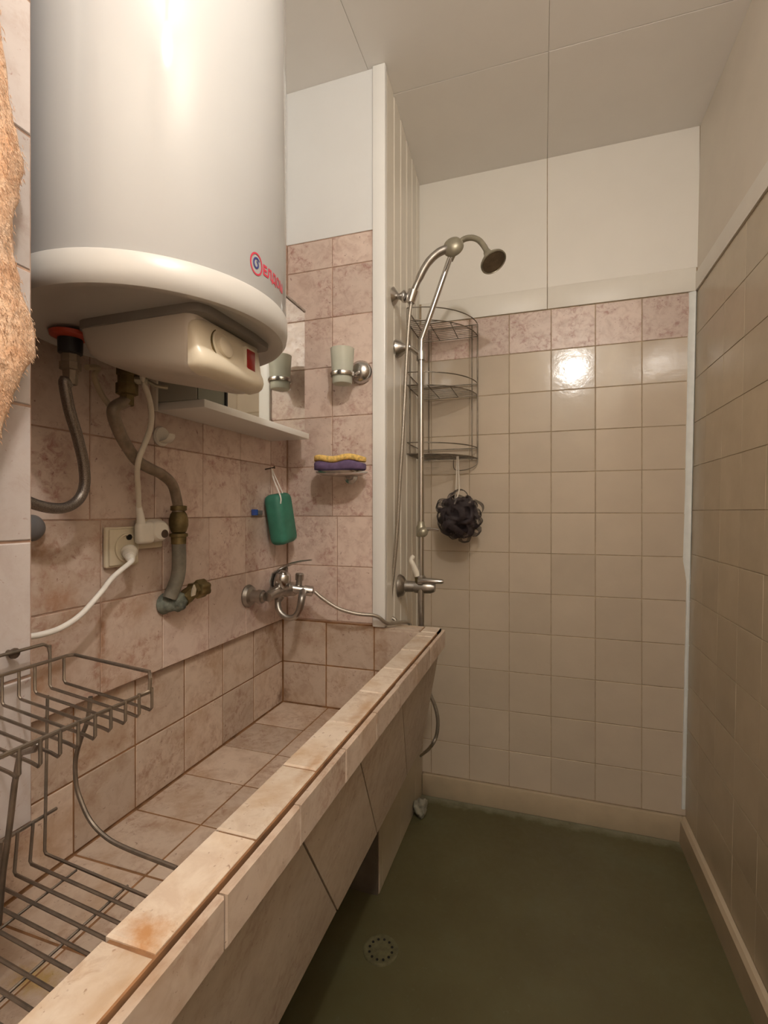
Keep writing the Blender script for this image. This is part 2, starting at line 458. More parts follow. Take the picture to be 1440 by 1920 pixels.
# ------------------------------------------------------------------ the room
XL, XP, YE, YB, ZC = -0.7695, -0.4541, 1.3718, 1.922, 2.4594
XPIL, YPIL, ZTR = -0.525, 0.383, 0.803        # boxed-out partition over the near end of the trough
YF = -0.80
T = 0.152; TP = 0.1526
def XR(z): return 0.467 + 0.0185 * z
RZ = Vector((0.0185, 0, 1)).normalized(); RN = Vector((-1, 0, 0.0185)).normalized()

floor = structure(obj('floor', MB().box((-0.95, YF - 0.1, -0.06), (0.65, YB + 0.1, 0)), M['floor']), 'dark green painted concrete floor')

# ceiling: wide panels with thin joints
ceil = structure(obj('ceiling', MB().box((-0.95, YF - 0.1, ZC + 0.0025), (0.65, YB + 0.1, ZC + 0.05)), M['trim']), 'pale panelled ceiling')
cx = [-0.95, -0.497, 0.016, 0.60]; cyj = [YF, 0.65, 1.478, YB + 0.01]
for i in range(3):
    for j in range(3):
        w = cx[i + 1] - cx[i] - 0.0014; h = cyj[j + 1] - cyj[j] - 0.0014
        put_tile(ceil, ((cx[i] + cx[i + 1]) / 2, (cyj[j] + cyj[j + 1]) / 2, ZC), Vector((-1, 0, 0)), Vector((0, 1, 0)), Vector((0, 0, -1)), w, h, M['ceil'], t=0.0024, jitter=0.2, name='panel', bev=0.0006)

# back wall
wb = structure(obj('wall_back', MB().box((-0.95, YB + 0.0016, -0.02), (0.62, YB + 0.08, ZC)), M['grout_beige']), 'back wall of beige glazed tiles with one pink row on top')
ZB0 = 1.8928
bx = joints(XP - 0.02, 0.4995, -0.1223, T)
bz = [0.0853] + [ZB0 - T * k for k in range(12, 0, -1) if ZB0 - T * k > 0.09] + [ZB0]
nb = len(bz) - 1
grid(wb, (0, YB, 0), (1, 0, 0), (0, 0, 1), (0, -1, 0), bx, bz, lambda i, j: M['pink'] if j == nb - 1 else M['beige'], gap=0.0024)
for a, c in ((XP - 0.03, 0.016), (0.016, 0.512)):      # smooth white upper panels
    put_tile(wb, ((a + c) / 2, YB, (1.977 + ZC) / 2), Vector((1, 0, 0)), Vector((0, 0, 1)), Vector((0, -1, 0)), c - a - 0.0025, ZC - 1.977, M['cream_panel'], jitter=0.2, name='panel', bev=0.0008)

# right wall (leans outwards a little)
mb = MB()
o_ = 0.0016
pts = []
for z in (-0.02, ZC):
    pts += [(XR(z) + o_, YF, z), (XR(z) + o_, YB + 0.02, z), (XR(z) + 0.09, YB + 0.02, z), (XR(z) + 0.09, YF, z)]
mb.add(pts, [[0, 1, 2, 3], [4, 5, 6, 7], [0, 1, 5, 4], [1, 2, 6, 5], [2, 3, 7, 6], [3, 0, 4, 7]], False)
wr = structure(obj('wall_right', mb, M['grout_right']), 'right wall of glossy beige painted tiles')
ry = joints(-(YB - 0.003), -0.46, -(YB - 0.13), 0.15)
rz = [0.085] + [ZB0 - 0.15 * k for k in range(12, 0, -1) if ZB0 - 0.15 * k > 0.1] + [ZB0]
nr = len(rz) - 1
grid(wr, (XR(0), 0, 0), (0, -1, 0), RZ, RN, ry, rz, lambda i, j: M['wallpaint'], gap=0.0018, gapu=0.0003, bev=0.0007)
for ya, yb_ in ((0.46, YB - 0.001), (YF, 0.46)):
    z0 = 1.96 if ya > 0 else 0.02
    put_tile(wr, (XR((z0 + ZC) / 2), (ya + yb_) / 2, (z0 + ZC) / 2), Vector((0, -1, 0)), RZ, RN, yb_ - ya - 0.001, ZC - z0, M['plaster'], jitter=0, name='plaster_panel', bev=0.0005)

# end wall of the wash alcove
we = structure(obj('wall_alcove', MB().box((-0.95, YE + 0.0016, -0.02), (-0.4635, YE + 0.06, ZC)), M['grout_pink']), 'pink marble tiled end wall of the wash alcove with white panel above')
zr = [ZTR + 0.001, 0.8187 + 0.001] if False else [ZTR]
zrows = [ZTR] + [1.8869 - TP * k for k in range(6, -1, -1)] + [1.978]
XPL = -0.4805
grid(we, (0, YE, 0), (1, 0, 0), (0, 0, 1), (0, -1, 0),
     lambda j: [XL + 0.002, -0.598, XPL + 0.01] if zrows[j] < 1.1 else [XL + 0.002, -0.6139, XPL + 0.01], zrows, lambda i, j: M['pink'])
put_tile(we, ((XL + XPL) / 2, YE, (1.98 + ZC) / 2), Vector((1, 0, 0)), Vector((0, 0, 1)), Vector((0, -1, 0)), XPL - XL + 0.015, ZC - 1.98, M['white'], jitter=0.2, name='panel', bev=0.0008)

# left wall
wl = structure(obj('wall_left', MB().box((XL - 0.09, YPIL - 0.01, ZTR), (XL - 0.0016, YE + 0.02, ZC)), M['grout_pink']), 'left wall of pink marble tiles behind the water heater')
grid(wl, (XL, 0, 0), (0, 1, 0), (0, 0, 1), (1, 0, 0),
     lambda j: joints(YPIL + 0.001, YE - 0.002, 0.688 if zrows[j] < 1.1 else 0.666, TP), zrows,
     lambda i, j: M['stainp'] if (zrows[j] < 1.1 and i < 3) else M['pink'])
put_tile(wl, (XL, (YPIL + YE) / 2, (1.98 + ZC) / 2), Vector((0, 1, 0)), Vector((0, 0, 1)), Vector((1, 0, 0)), YE - YPIL - 0.003, ZC - 1.98, M['white'], jitter=0, name='panel', bev=0.0008)
# the wall under and behind the trough; its dark colour stands in for shade
structure(obj('wall_under_trough', MB().box((-0.795, YE - 0.006, -0.02), (-0.4645, YE + 0.0005, 0.428)).box((-0.95, YF, -0.02), (-0.80, YE + 0.01, ZTR - 0.004)), M['dark']), 'wall under the trough, shade of the void painted in as dark colour')

# boxed-out partition at the near left
wp = structure(obj('wall_partition', MB().box((XL - 0.09, YF, ZTR), (XPIL - 0.0016, YPIL, ZC)), M['grout_pink']), 'pale marble tiled partition at the left edge')
pz = [ZTR] + [1.107 + 0.1454 * k for k in range(-2, 7)]
pz = [ZTR] + [q for q in (0.8162 + 0.1454 * k for k in range(1, 9)) ] + [ZC]
grid(wp, (XPIL, 0, 0), (0, 1, 0), (0, 0, 1), (1, 0, 0), joints(-0.30, YPIL + 0.0005, YPIL + 0.0005 - 0.1526 * 5, 0.1526), pz, lambda i, j: M['pale'], gap=0.0026)
# front wall behind the viewer
structure(obj('wall_front', MB().box((-0.95, YF - 0.08, -0.02), (0.65, YF, ZC)), M['plaster']), 'plain wall behind the viewer')

# pipe casing: white PVC boarding above, plain tiled foot below
XA, XB_ = -0.443, -0.473        # the boarding runs slightly askew: X at the alcove end, X at the back wall
wc = structure(obj('wall_casing', MB().add(
    [(XA - 0.006, YE + 0.066, 0.60), (XB_ - 0.006, YB, 0.60), (-0.60, YB, 0.60), (-0.60, YE + 0.066, 0.60),
     (XA - 0.006, YE + 0.066, ZC), (XB_ - 0.006, YB, ZC), (-0.60, YB, ZC), (-0.60, YE + 0.066, ZC)],
    [[0, 1, 2, 3], [4, 5, 6, 7], [0, 1, 5, 4], [1, 2, 6, 5], [2, 3, 7, 6], [3, 0, 4, 7]], False), M['pvc']), 'white boarded pipe casing beside the shower')
du = Vector((XB_ - XA, YB - YE, 0)); Lc = du.length; du.normalize(); dn = Vector((du.y, -du.x, 0))
def cas(s, z=0.0): return Vector((XA, YE, z)) + du * s
edges = [0.016, 0.112, 0.206, 0.300, 0.394, 0.488, Lc]
for i in range(6):
    a, c = edges[i], edges[i + 1]
    mb = MB()
    prof = [(a + 0.001, -0.006), (a + 0.001, -0.004), (a + 0.006, 0), (c - 0.012, 0), (c - 0.010, -0.003), (c - 0.004, -0.003), (c - 0.001, -0.0045), (c - 0.001, -0.006)]
    rings = []
    for z in (0.797 if i == 0 else 0.602, ZC - 0.0005): rings.append([cas(s_) + dn * d_ + Vector((0, 0, z)) for s_, d_ in prof])
    mb.loft(rings)
    obj('board', mb, M['pvc'], wc, sharp=20)
structure(obj('trim_1', MB().box((XPL, YE - 0.009, 0.797), (XA + 0.002, YE + 0.012, ZC - 0.0005), 0.003, 2), M['strip']), 'bright white corner profile of the pipe casing')
wf = structure(obj('wall_casing_foot', MB().box((-0.476, YE + 0.003, -0.01), (-0.4625, YB, 0.598)), M['grout_beige']), 'tiled foot of the pipe casing')
grid(wf, (-0.461, 0, 0), (0, 1, 0), (0, 0, 1), (1, 0, 0), joints(YE + 0.002, YB - 0.001, 1.60, 0.2), [0.004, 0.20, 0.40, 0.597], lambda i, j: M['wallpaint'], gap=0.0012)

# skirting and trims
mb = MB(); mb.box((-0.4605, YB - 0.016, 0), (0.46, YB + 0.001, 0.0853), 0.004, 2)
structure(obj('baseboard_back', mb, M['base']), 'beige painted skirting along the back wall')
mb = MB()
prof = [(0.0, 0), (-0.020, 0), (-0.018, 0.074), (-0.010, 0.082), (0.0, 0.085)]
mb.loft([[Vector((XR(z) + x, y, z)) for x, z in prof] for y in (YF + 0.001, YB - 0.002)])
structure(obj('baseboard_right', mb, M['base'], sharp=25), 'beige painted skirting along the right wall')
for k_, (a, c) in enumerate(((XP - 0.012, 0.015), (0.017, 0.500))):
    structure(obj('trim_%d' % (2 + k_), MB().box((a, YB - 0.004, ZB0 + 0.002), (c, YB + 0.002, 1.976), 0.0015, 2), M['trim']), 'cream trim strip above the back wall tiles')
mb = MB()
prof = [(0.0015, ZB0 + 0.002), (-0.005, ZB0 + 0.002), (-0.005, 1.955), (-0.003, 1.96), (0.0015, 1.96)]
mb.loft([[Vector((XR(z) + x, y, z)) for x, z in prof] for y in (0.462, YB - 0.002)])
structure(obj('trim_4', mb, M['trim'], sharp=25), 'cream trim strip on the right wall')
mb = MB(); rr = []
for z in [0.11 + 0.0715 * k for k in range(25)] + [ZB0]:
    q = XR(z); w = random.uniform(-0.0012, 0.0012)
    k_ = 1.0 if z > 0.95 else 0.45
    rr.append([Vector((q - 0.004 - (0.020 + w) * k_, YB + 0.002, z)), Vector((q - 0.004 - (0.016 + w) * k_, YB - 0.004, z)), Vector((q - 0.004, YB - 0.009 * k_, z)), Vector((q + 0.002, YB + 0.002, z))])
mb.loft(rr)
structure(obj('trim_5', mb, M['caulk'], sharp=60), 'bright white sealed corner joint')

# ------------------------------------------------------------------ the wash trough
ZR, ZF = 0.792, 0.535
XI, XO = -0.338, -0.284
Y0T, Y1T = -0.30, 1.436
tr_ = thing('wash_trough', (-0.55, 0.55, 0.40), 'long built-in wash trough clad in stained cream marble tiles', 'trough')
mb = MB()
# masonry body: an L of bed and front wall plus the far end block and the inner lining of the left wall
mb.box((-0.797, Y0T, 0.44), (-0.352, YE + 0.0, ZF - 0.0018), mi=0)
for prof_, ya_ in (([(XI + 0.0018, ZR - 0.0025), (XO - 0.0035, ZR - 0.0025), (XO - 0.0035, 0.739), (-0.303, 0.739), (XI + 0.0018, 0.54)], Y0T),
                  ([(-0.455, ZR - 0.0025), (XO - 0.0035, ZR - 0.0025), (XO - 0.0035, 0.739), (-0.303, 0.739), (-0.358, 0.43), (-0.455, 0.43)], YE + 0.0018)):
    mb.loft([[Vector((x, y, z)) for x, z in prof_] for y in (ya_, Y1T - 0.002)])
mb.box((-0.797, Y0T, ZF - 0.05), (-0.7872, YE, ZTR - 0.003))
mb.box((-0.797, YE + 0.0010, ZF - 0.05), (-0.46, YE + 0.0030, ZTR - 0.003))
# sloping underside board behind the skirt tiles
sk = [(-0.302, 0.738), (-0.357, 0.430), (-0.385, 0.430), (-0.33, 0.738)]
mb.loft([[Vector((x, y, z)) for x, z in sk] for y in (Y0T, Y1T - 0.003)])
obj('body', mb, M['grout_trough'], tr_, sharp=30)
u, v = Vector((0, 1, 0)), Vector((0, 0, 1))
tgap = 0.0034
tj = [Y0T, -0.07, 0.075, 0.22, 0.365, 0.505, 0.647, 0.784, 0.926, 1.068, 1.210, YE - 0.001]
grid(tr_, (-0.7855, 0, 0), u, v, Vector((1, 0, 0)), tj, [ZF + 0.001, 0.664, ZTR - 0.004], lambda i, j: M['cream'], jitter=1.5, gap=tgap)
grid(tr_, (0, YE, 0), Vector((1, 0, 0)), v, Vector((0, -1, 0)), [-0.784, -0.635, -0.478, XI + 0.001], [ZF + 0.001, 0.664, ZTR - 0.006], lambda i, j: M['cream'], jitter=1.5, gap=tgap)
grid(tr_, (0, 0, ZF), Vector((1, 0, 0)), Vector((0, 1, 0)), Vector((0, 0, 1)), [-0.784, -0.628, -0.48, XI], tj, lambda i, j: M['cream'], gap=0.004, jitter=2)
grid(tr_, (XI + 0.0, 0, 0), Vector((0, -1, 0)), v, Vector((-1, 0, 0)), [-q for q in tj[::-1]], [ZF + 0.001, 0.664, ZR - 0.008], lambda i, j: M['cream'])
rj = [Y0T, -0.137, 0.011, 0.159, 0.307, 0.449, 0.593, 0.740, 0.884, 1.03, 1.18, 1.325, YE - 0.004]
for i in range(len(rj) - 1):
    put_tile(tr_, ((XI - 0.003 + XO - 0.005) / 2, (rj[i] + rj[i + 1]) / 2, ZR), Vector((1, 0, 0)), Vector((0, 1, 0)), Vector((0, 0, 1)),
             XO - 0.005 - XI + 0.003 - random.uniform(0, 0.003), rj[i + 1] - rj[i] - 0.003, M['rim'], t=0.008, jitter=2.0, bev=0.002)
for a, c in ((-0.462, XI - 0.001), (XI + 0.001, XO - 0.005)):
    put_tile(tr_, ((a + c) / 2, (YE - 0.002 + Y1T) / 2, ZR + 0.0005), Vector((1, 0, 0)), Vector((0, 1, 0)), Vector((0, 0, 1)), c - a - 0.002, Y1T - YE - 0.002, M['rim'], t=0.008, jitter=1.5, bev=0.002)
lj = [Y0T, -0.19, -0.05, 0.092, 0.236, 0.380, 0.524, 0.669, 0.807, 0.95, 1.095, 1.24, Y1T]
for i in range(len(lj) - 1):
    put_tile(tr_, (-0.2765, (lj[i] + lj[i + 1]) / 2, (0.7355 + 0.7865) / 2), u, v, Vector((1, 0, 0)), lj[i + 1] - lj[i] - 0.0022, 0.051, M['cream'], t=0.008, jitter=2, bev=0.0016)
# skirt: large slabs with slanting joints on the inward sloping face
def skp(y, s):  # s 0 top .. 1 bottom
    return Vector((-0.2925 - 0.0565 * s, y, 0.7365 - 0.3095 * s))
sj = [(-0.30, -0.30), (0.05, 0.33), (0.548, 0.80), (0.757, 1.02), (1.02, 1.27), (1.436, 1.436)]
for i in range(len(sj) - 1):
    (a0, a1), (c0, c1) = sj[i], sj[i + 1]
    g = 0.0018
    mb = MB()
    top = [skp(a0 + g, 0), skp(c0 - g, 0), skp(c1 - g, 1), skp(a1 + g, 1)]
    n_ = Vector((0.3095, 0, -0.0565)).normalized() * random.uniform(0.0, 0.0012)
    back = Vector((-0.008, 0, 0))
    mb.loft([[p + back for p in top], [p + n_ for p in top]])
    obj('slab', mb, M['skirt'], tr_, sharp=30)

# ------------------------------------------------------------------ water heater
HX, HY, HR = -0.56, 0.607, 0.19
wh = thing('water_heater', (HX, HY, 1.40), 'large white cylindrical electric water heater on the left wall', 'water heater')
mb = MB(); mb.lathe([(HR - 0.002, 1.440), (HR, 1.4435), (HR, 2.235), (HR - 0.01, 2.25), (0.02, 2.262)], (HX, HY, 0), n=96)
obj('jacket', mb, M['enamel'], wh)
mb = MB(); mb.lathe([(0.02, 1.4165), (0.145, 1.4155), (0.163, 1.411), (0.176, 1.4045), (0.185, 1.405), (0.1905, 1.412), (0.1922, 1.422), (0.1922, 1.4405), (0.1905, 1.4428), (0.17, 1.4428)], (HX, HY, 0), n=96)
obj('bottom_cap', mb, M['cap'], wh)
obj('wall_bracket', MB().box((XL + 0.0006, HY - 0.12, 2.00), (HX - 0.14, HY + 0.12, 2.05), 0.003), M['cap'], wh)
# control box on the underside
def box_ring(x0, x1, y0, y1, z, r=0.02, n=5):
    out = []
    for cx_, cy_, a0 in ((x1 - r, y1 - r, 0), (x0 + r, y1 - r, 90), (x0 + r, y0 + r, 180), (x1 - r, y0 + r, 270)):
        for k in range(n + 1):
            q = math.radians(a0 + 90 * k / n)
            out.append(Vector((cx_ + r * math.cos(q), cy_ + r * math.sin(q), z)))
    return out
BY0, BY1 = 0.538, 0.700
mb = MB(); rings = []
def box_bot(x): return 1.366 - (x + 0.645) / 0.20 * 0.043      # the underside slopes down to the front
for f_, g_ in ((0.0, 0.004), (0.18, 0.002), (0.55, -0.001), (0.82, -0.006), (0.95, -0.014), (1.0, -0.026)):
    rings.append([Vector((p.x, p.y, 1.4175 + (box_bot(p.x) - 1.4175) * f_)) for p in box_ring(-0.645 - g_ * 0.5, -0.443 + g_ * 0.25, BY0 - g_, BY1 + g_, 0, 0.016 - g_ * 0.4)])
mb.loft(rings)
cb = obj('control_box', mb, M['boxp'], wh, sharp=60)
mb = MB(); mb.loft([box_ring(-0.648, -0.4245, BY0 - 0.0055, BY1 + 0.009, z, 0.02) for z in (1.4040, 1.4166)])
obj('box_collar', mb, M['collar'], wh, sharp=40)
# its slightly bulging front panel
mb = MB(); rings = []
prof = [(-0.452, 1.4035), (-0.4445, 1.4035), (-0.4395, 1.400), (-0.4365, 1.385), (-0.4325, 1.362), (-0.4275, 1.353), (-0.4255, 1.343), (-0.4290, 1.334), (-0.4380, 1.3285), (-0.452, 1.3265)]
for t in (0, 0.012, 0.04, 0.1, 0.25, 0.5, 0.75, 0.9, 0.96, 0.988, 1):
    y = BY0 + 0.001 + (BY1 - BY0 - 0.002) * t
    e = (1 - abs(2 * t - 1) ** 7) ** 0.6 if 0 < t < 1 else 0
    rings.append([Vector((-0.452 + (x + 0.452) * (0.40 + 0.60 * e) + 0.004 * (1 - (2 * t - 1) ** 2) * (x > -0.45), y, 1.365 + (z - 1.365) * (0.70 + 0.30 * e))) for x, z in prof])
mb.loft(rings)
pf = obj('front_panel', mb, M['panel'], wh, sharp=50)
kx = -0.4292
mb = MB(); mb.lathe([(0.0235, -0.004), (0.0235, 0.0015), (0.0215, 0.0026), (0.0205, 0.0012), (0.015, 0.0012), (0.0145, 0.006), (0.012, 0.0078), (0.002, 0.0082)], (kx - 0.0035, 0.5885, 1.371), (1, 0, 0.2), n=32)
obj('thermostat_knob', mb, M['panel'], pf)
mb = MB(); mb.lathe([(0.0262, -0.003), (0.0262, 0.0016), (0.0248, 0.0016), (0.0248, -0.003)], (kx - 0.0035, 0.5885, 1.371), (1, 0, 0.2), n=40)
obj('dial_ring', mb, M['brass'], pf)
mb = MB(); mb.box((kx - 0.006, 0.636, 1.352), (kx + 0.0018, 0.663, 1.390), 0.0015, 2)
fr = obj('lamp_frame', mb, M['panel'], pf)
mb = MB(); mb.box((kx - 0.006, 0.6395, 1.3555), (kx + 0.0032, 0.6605, 1.3865), 0.0012, 2)
obj('indicator_lens', mb, M['red'], pf)
# printed maker's mark: swirl emblem and lettering laid on the jacket
def onjacket(px, py, r=HR):
    d = FW + RT * ((px - 720) / FPX) - UP * ((py - 960) / FPX)
    a = d.x * d.x + d.y * d.y; b_ = d.x * HX + d.y * HY; k = HX * HX + HY * HY - r * r
    t = (b_ - math.sqrt(max(0, b_ * b_ - a * k))) / a
    p = Vector((0, 0, CAMZ)) + d * t
    return math.atan2(p.y - HY, p.x - HX), p.z
def wrap(th, z, off=0.0005):
    r = HR + off
    return Vector((HX + r * math.cos(th), HY + r * math.sin(th), z))
th0, ze = onjacket(480.5, 495)
def ribbon(pts2, w, off, mbx):
    """flat print of width w along a 2D path (arc length, z) on the jacket"""
    vs = []; n_ = len(pts2)
    for i in range(n_):
        a = pts2[max(0, i - 1)]; c = pts2[min(n_ - 1, i + 1)]
        d = (Vector(c) - Vector(a)).normalized(); q = Vector((-d.y, d.x)) * w / 2
        p = Vector(pts2[i])
        for s_ in (1, -1):
            e = p + q * s_
            vs.append(wrap(th0 + e.x / HR, ze + e.y, off))
    mbx.add(vs, [[2 * i, 2 * i + 1, 2 * i + 3, 2 * i + 2] for i in range(n_ - 1)], False)
mb = MB()
ribbon([(0.0112 * math.cos(q), 0.0142 * math.sin(q)) for q in [2 * PI * k / 36 for k in range(37)]], 0.0024, 0.0006, mb)
obj('emblem_ring', mb, M['print_red'], wh, recalc=False)
mb = MB()
ribbon([((0.0068 - 0.0042 * k / 30) * math.cos(0.6 + k * 0.24), (0.0085 - 0.0052 * k / 30) * math.sin(0.6 + k * 0.24)) for k in range(31)], 0.0026, 0.0006, mb)
obj('emblem_swirl', mb, M['print_blue'], wh, recalc=False)
cu = bpy.data.curves.new('lettering', 'FONT'); cu.body = '\u0415\u041B\u0414\u041E\u041C'; cu.size = 0.0185; cu.offset = 0.0008
to = bpy.data.objects.new('lettering_src', cu); COL.objects.link(to)
bpy.context.view_layer.update()
me = bpy.data.meshes.new_from_object(to.evaluated_get(bpy.context.evaluated_depsgraph_get()))
bt = bmesh.new(); bt.from_mesh(me)
bmesh.ops.triangulate(bt, faces=bt.faces); bmesh.ops.subdivide_edges(bt, edges=[e for e in bt.edges if e.calc_length() > 0.004], cuts=2)
bt.verts.index_update()
mb = MB(); mb.add([wrap(th0 + (0.0135 + p.co.x * 0.92) / HR, ze - 0.0075 + p.co.y, 0.0006) for p in bt.verts], [[q.index for q in f.verts] for f in bt.faces], False)
bt.free(); bpy.data.objects.remove(to); bpy.data.curves.remove(cu); bpy.data.meshes.remove(me)
obj('lettering', mb, M['print_red'], wh, recalc=False)
# outlet and inlet
hx, hy = -0.683, 0.557
mb = MB(); mb.lathe([(0.028, 1.4095), (0.027, 1.404), (0.02, 1.401), (0.012, 1.401)], (hx, hy, 0), n=24)
obj('outlet_ring', mb, M['redp'], wh)
ix, iy = -0.682, 0.662
mb = MB(); mb.lathe([(0.017, 1.412), (0.017, 1.396), (0.010, 1.395)], (ix, iy, 0), n=20)
obj('inlet_ring', mb, M['cap'], wh)

# hot water hose
hh = thing('flexible_hose', (hx, hy, 1.15), 'braided steel hose from the red ring under the heater, curving left', 'hose')
mb = MB(); mb.lathe([(0.017, 1.4005), (0.0165, 1.379), (0.012, 1.377)], (hx, hy, 0), n=16)
obj('seal', mb, M['blackp'], hh)
mb = MB(); mb.lathe([(0.0125, 1.3775), (0.0125, 1.366), (0.0145, 1.365), (0.0145, 1.354), (0.0105, 1.353), (0.0095, 1.332)], (hx, hy, 0), n=8)
obj('connector', mb, M['hose'], hh, sharp=25)
mb = MB()
hp = [Vector((hx, hy, 1.33)), atx(-0.684, 121, 715), atx(-0.688, 130, 768), atx(-0.692, 144, 815), atx(-0.695, 156, 865), atx(-0.697, 159, 905), atx(-0.70, 150, 933), atx(-0.70, 128, 950), atx(-0.70, 100, 953), atx(-0.70, 64, 945), atx(-0.70, 15, 925), Vector((-0.70, 0.3845, 1.19))]
mb.tube(hp, 0.0082, 12, smooth_n=6)
obj('hose', mb, M['braid'], hh)

# cold feed with safety valve, hose, coupling, pipe and stop valve
cf = thing('cold_water_feed', (-0.74, 0.80, 0.93), 'tarnished cold water pipe with brass coupling and stop valve below the heater', 'pipe')
mb = MB(); mb.lathe([(0.0165, 1.395), (0.0165, 1.374), (0.0145, 1.372), (0.0145, 1.360), (0.0175, 1.359), (0.0175, 1.341), (0.011, 1.340), (0.011, 1.322)], (ix, iy, 0), n=8)
sv = obj('safety_valve', mb, M['brass'], cf, sharp=25)
mb = MB(); p0 = Vector((ix, iy, 1.366))
mb.lathe([(0.008, 0.008), (0.008, 0.022), (0.0105, 0.023), (0.0105, 0.032), (0.004, 0.033)], p0, (0.75, 0.65, 0.08), n=12)
mb.tube([p0 + Vector((0.02, 0.018, 0.004)), p0 + Vector((0.035, 0.03, -0.006)), p0 + Vector((0.048, 0.043, -0.007))], 0.0035, 8)
obj('relief_lever', mb, M['nickel'], sv, sharp=25)
mb = MB()
cp = [Vector((ix, iy, 1.33)), atx(-0.686, 213, 768), atx(-0.692, 222, 806), atx(-0.70, 240, 840), atx(-0.708, 258, 864), atx(-0.714, 278, 877), atx(-0.72, 304, 890), atx(-0.728, 324, 910), atx(-0.735, 333, 945), atx(-0.735, 334, 960)]
mb.tube(cp, 0.0105, 12, smooth_n=6)
obj('feed_hose', mb, M['hose'], cf)
mb = MB()
lp = [Vector((-0.700, 0.600, 1.372)), atx(-0.712, 184, 690), atx(-0.715, 177, 705), atx(-0.715, 188, 735), atx(-0.708, 203, 757), atx(-0.70, 214, 775)]
mb.tube(lp, 0.0048, 8, smooth_n=6)
obj('drip_tube', mb, M['cablet'], cf)
def axis_pts(pts): return [Vector(p) for p in pts]
q1 = atx(-0.737, 335, 948); q2 = atx(-0.737, 335, 1012)
ax_ = (q2 - q1)
mb = MB(); L_ = ax_.length
mb.lathe([(0.0125, 0), (0.0165, 0.001), (0.0165, 0.14 * L_), (0.012, 0.16 * L_), (0.0165, 0.25 * L_), (0.0195, 0.42 * L_), (0.0195, 0.58 * L_), (0.0155, 0.76 * L_), (0.0125, 0.80 * L_), (0.0185, 0.82 * L_), (0.0185, 0.90 * L_), (0.0155, 0.92 * L_), (0.015, 1.12 * L_), (0.012, 1.13 * L_)], q1, ax_, n=20)
obj('coupling', mb, M['brass'], cf, sharp=25)
mb = MB(); mb.tube([atx(-0.737, 335, 1005), atx(-0.737, 336, 1050), atx(-0.737, 334, 1078), atx(-0.738, 327, 1100), atx(-0.742, 318, 1122)], 0.0145, 14, smooth_n=5)
obj('pipe', mb, M['pipe'], cf)
v0 = atx(-0.7695, 305, 1132); v1 = atx(-0.737, 362, 1107); v2 = atx(-0.735, 412, 1095)
mb = MB()
mb.lathe([(0.021, 0.0005), (0.023, 0.004), (0.019, 0.012), (0.015, 0.030), (0.012, 0.034)], v0, (1, 0.1, 0.05), n=14)
b_ = bmesh.new(); bmesh.ops.create_icosphere(b_, subdivisions=3, radius=0.021)
for p in b_.verts: p.co *= 1 + 0.16 * math.sin(p.co.x * 300 + p.co.y * 170) * math.cos(p.co.z * 260)
b_.verts.index_update(); mb.bm(b_, Matrix.Translation(v0 + Vector((0.026, 0.012, 0.004))))
obj('wall_elbow', mb, M['verdigris'], cf, sharp=60)
d_ = (v2 - v1).normalized(); s0 = v0 + Vector((0.034, 0.02, 0.006))
mb = MB(); mb.tube([s0, (s0 + v1) / 2, v1], [0.0155, 0.0165, 0.014], 12)
mb.lathe([(0.012, 0), (0.0175, 0.001), (0.0175, 0.012), (0.012, 0.013), (0.010, 0.022)], v1 - d_ * 0.006, d_, n=6)
obj('valve_body', mb, M['brass'], cf, sharp=25)
mb = MB()
vs = []; ring = []
t_ = Vector((0, 0, 1)); uu = (t_ - d_ * t_.dot(d_)).normalized(); ww = d_.cross(uu)
for h, sc in ((0.010, 0.85), (0.013, 1.0), (0.036, 0.98), (0.040, 0.86), (0.040, 0.3)):
    ring.append([v1 + d_ * h + (uu * math.cos(2 * PI * k / 30) + ww * math.sin(2 * PI * k / 30)) * 0.0195 * sc * (1 + 0.10 * math.cos(6 * 2 * PI * k / 30)) for k in range(30)])
mb.loft(ring)
obj('valve_knob', mb, M['brass'], cf, sharp=50)
mb = MB(); c_ = v1 - d_ * 0.016 + Vector((0.018, -0.004, 0.004))
mb.add([c_ + Vector(p) for p in ((0, -0.006, -0.012), (0, 0.006, -0.011), (0.002, 0.007, 0.002), (0.003, 0.0, 0.013), (0.002, -0.005, 0.002), (-0.003, -0.006, -0.012), (-0.003, 0.006, -0.011), (-0.001, 0.007, 0.002), (0, 0, 0.013), (-0.001, -0.005, 0.002))],
       [[0, 1, 2, 3, 4], [9, 8, 7, 6, 5], [0, 1, 6, 5], [1, 2, 7, 6], [2, 3, 8, 7], [3, 4, 9, 8], [4, 0, 5, 9]], False)
obj('sealing_tape', mb, M['cable'], cf)

# ------------------------------------------------------------------ mirror cabinet
mc = thing('mirror_cabinet', (-0.71, 1.04, 1.34), 'white bathroom mirror cabinet with a shelf edge, mostly behind the heater', 'cabinet')
MY0, MY1, MZ0, MZ1, MX = 0.812, 1.268, 1.3475, 1.713, -0.652
obj('shelf', MB().box((XL + 0.001, MY0 + 0.002, MZ0), (MX + 0.010, MY1 + 0.004, MZ0 + 0.0165), 0.0015), M['strip'], mc)
obj('end_panel', MB().box((XL + 0.001, MY0, MZ0 + 0.0170), (MX - 0.007, MY0 + 0.012, MZ1), 0.001), M['sidep'], mc)
obj('back_edge', MB().box((XL + 0.001, MY0 - 0.006, MZ0 - 0.001), (XL + 0.016, MY0 - 0.0003, MZ1), 0.001), M['pvc'], mc)
obj('carcass', MB().box((XL + 0.001, MY0 + 0.0125, MZ0 + 0.0170), (MX - 0.0085, MY1, MZ1), 0.001), M['white'], mc)
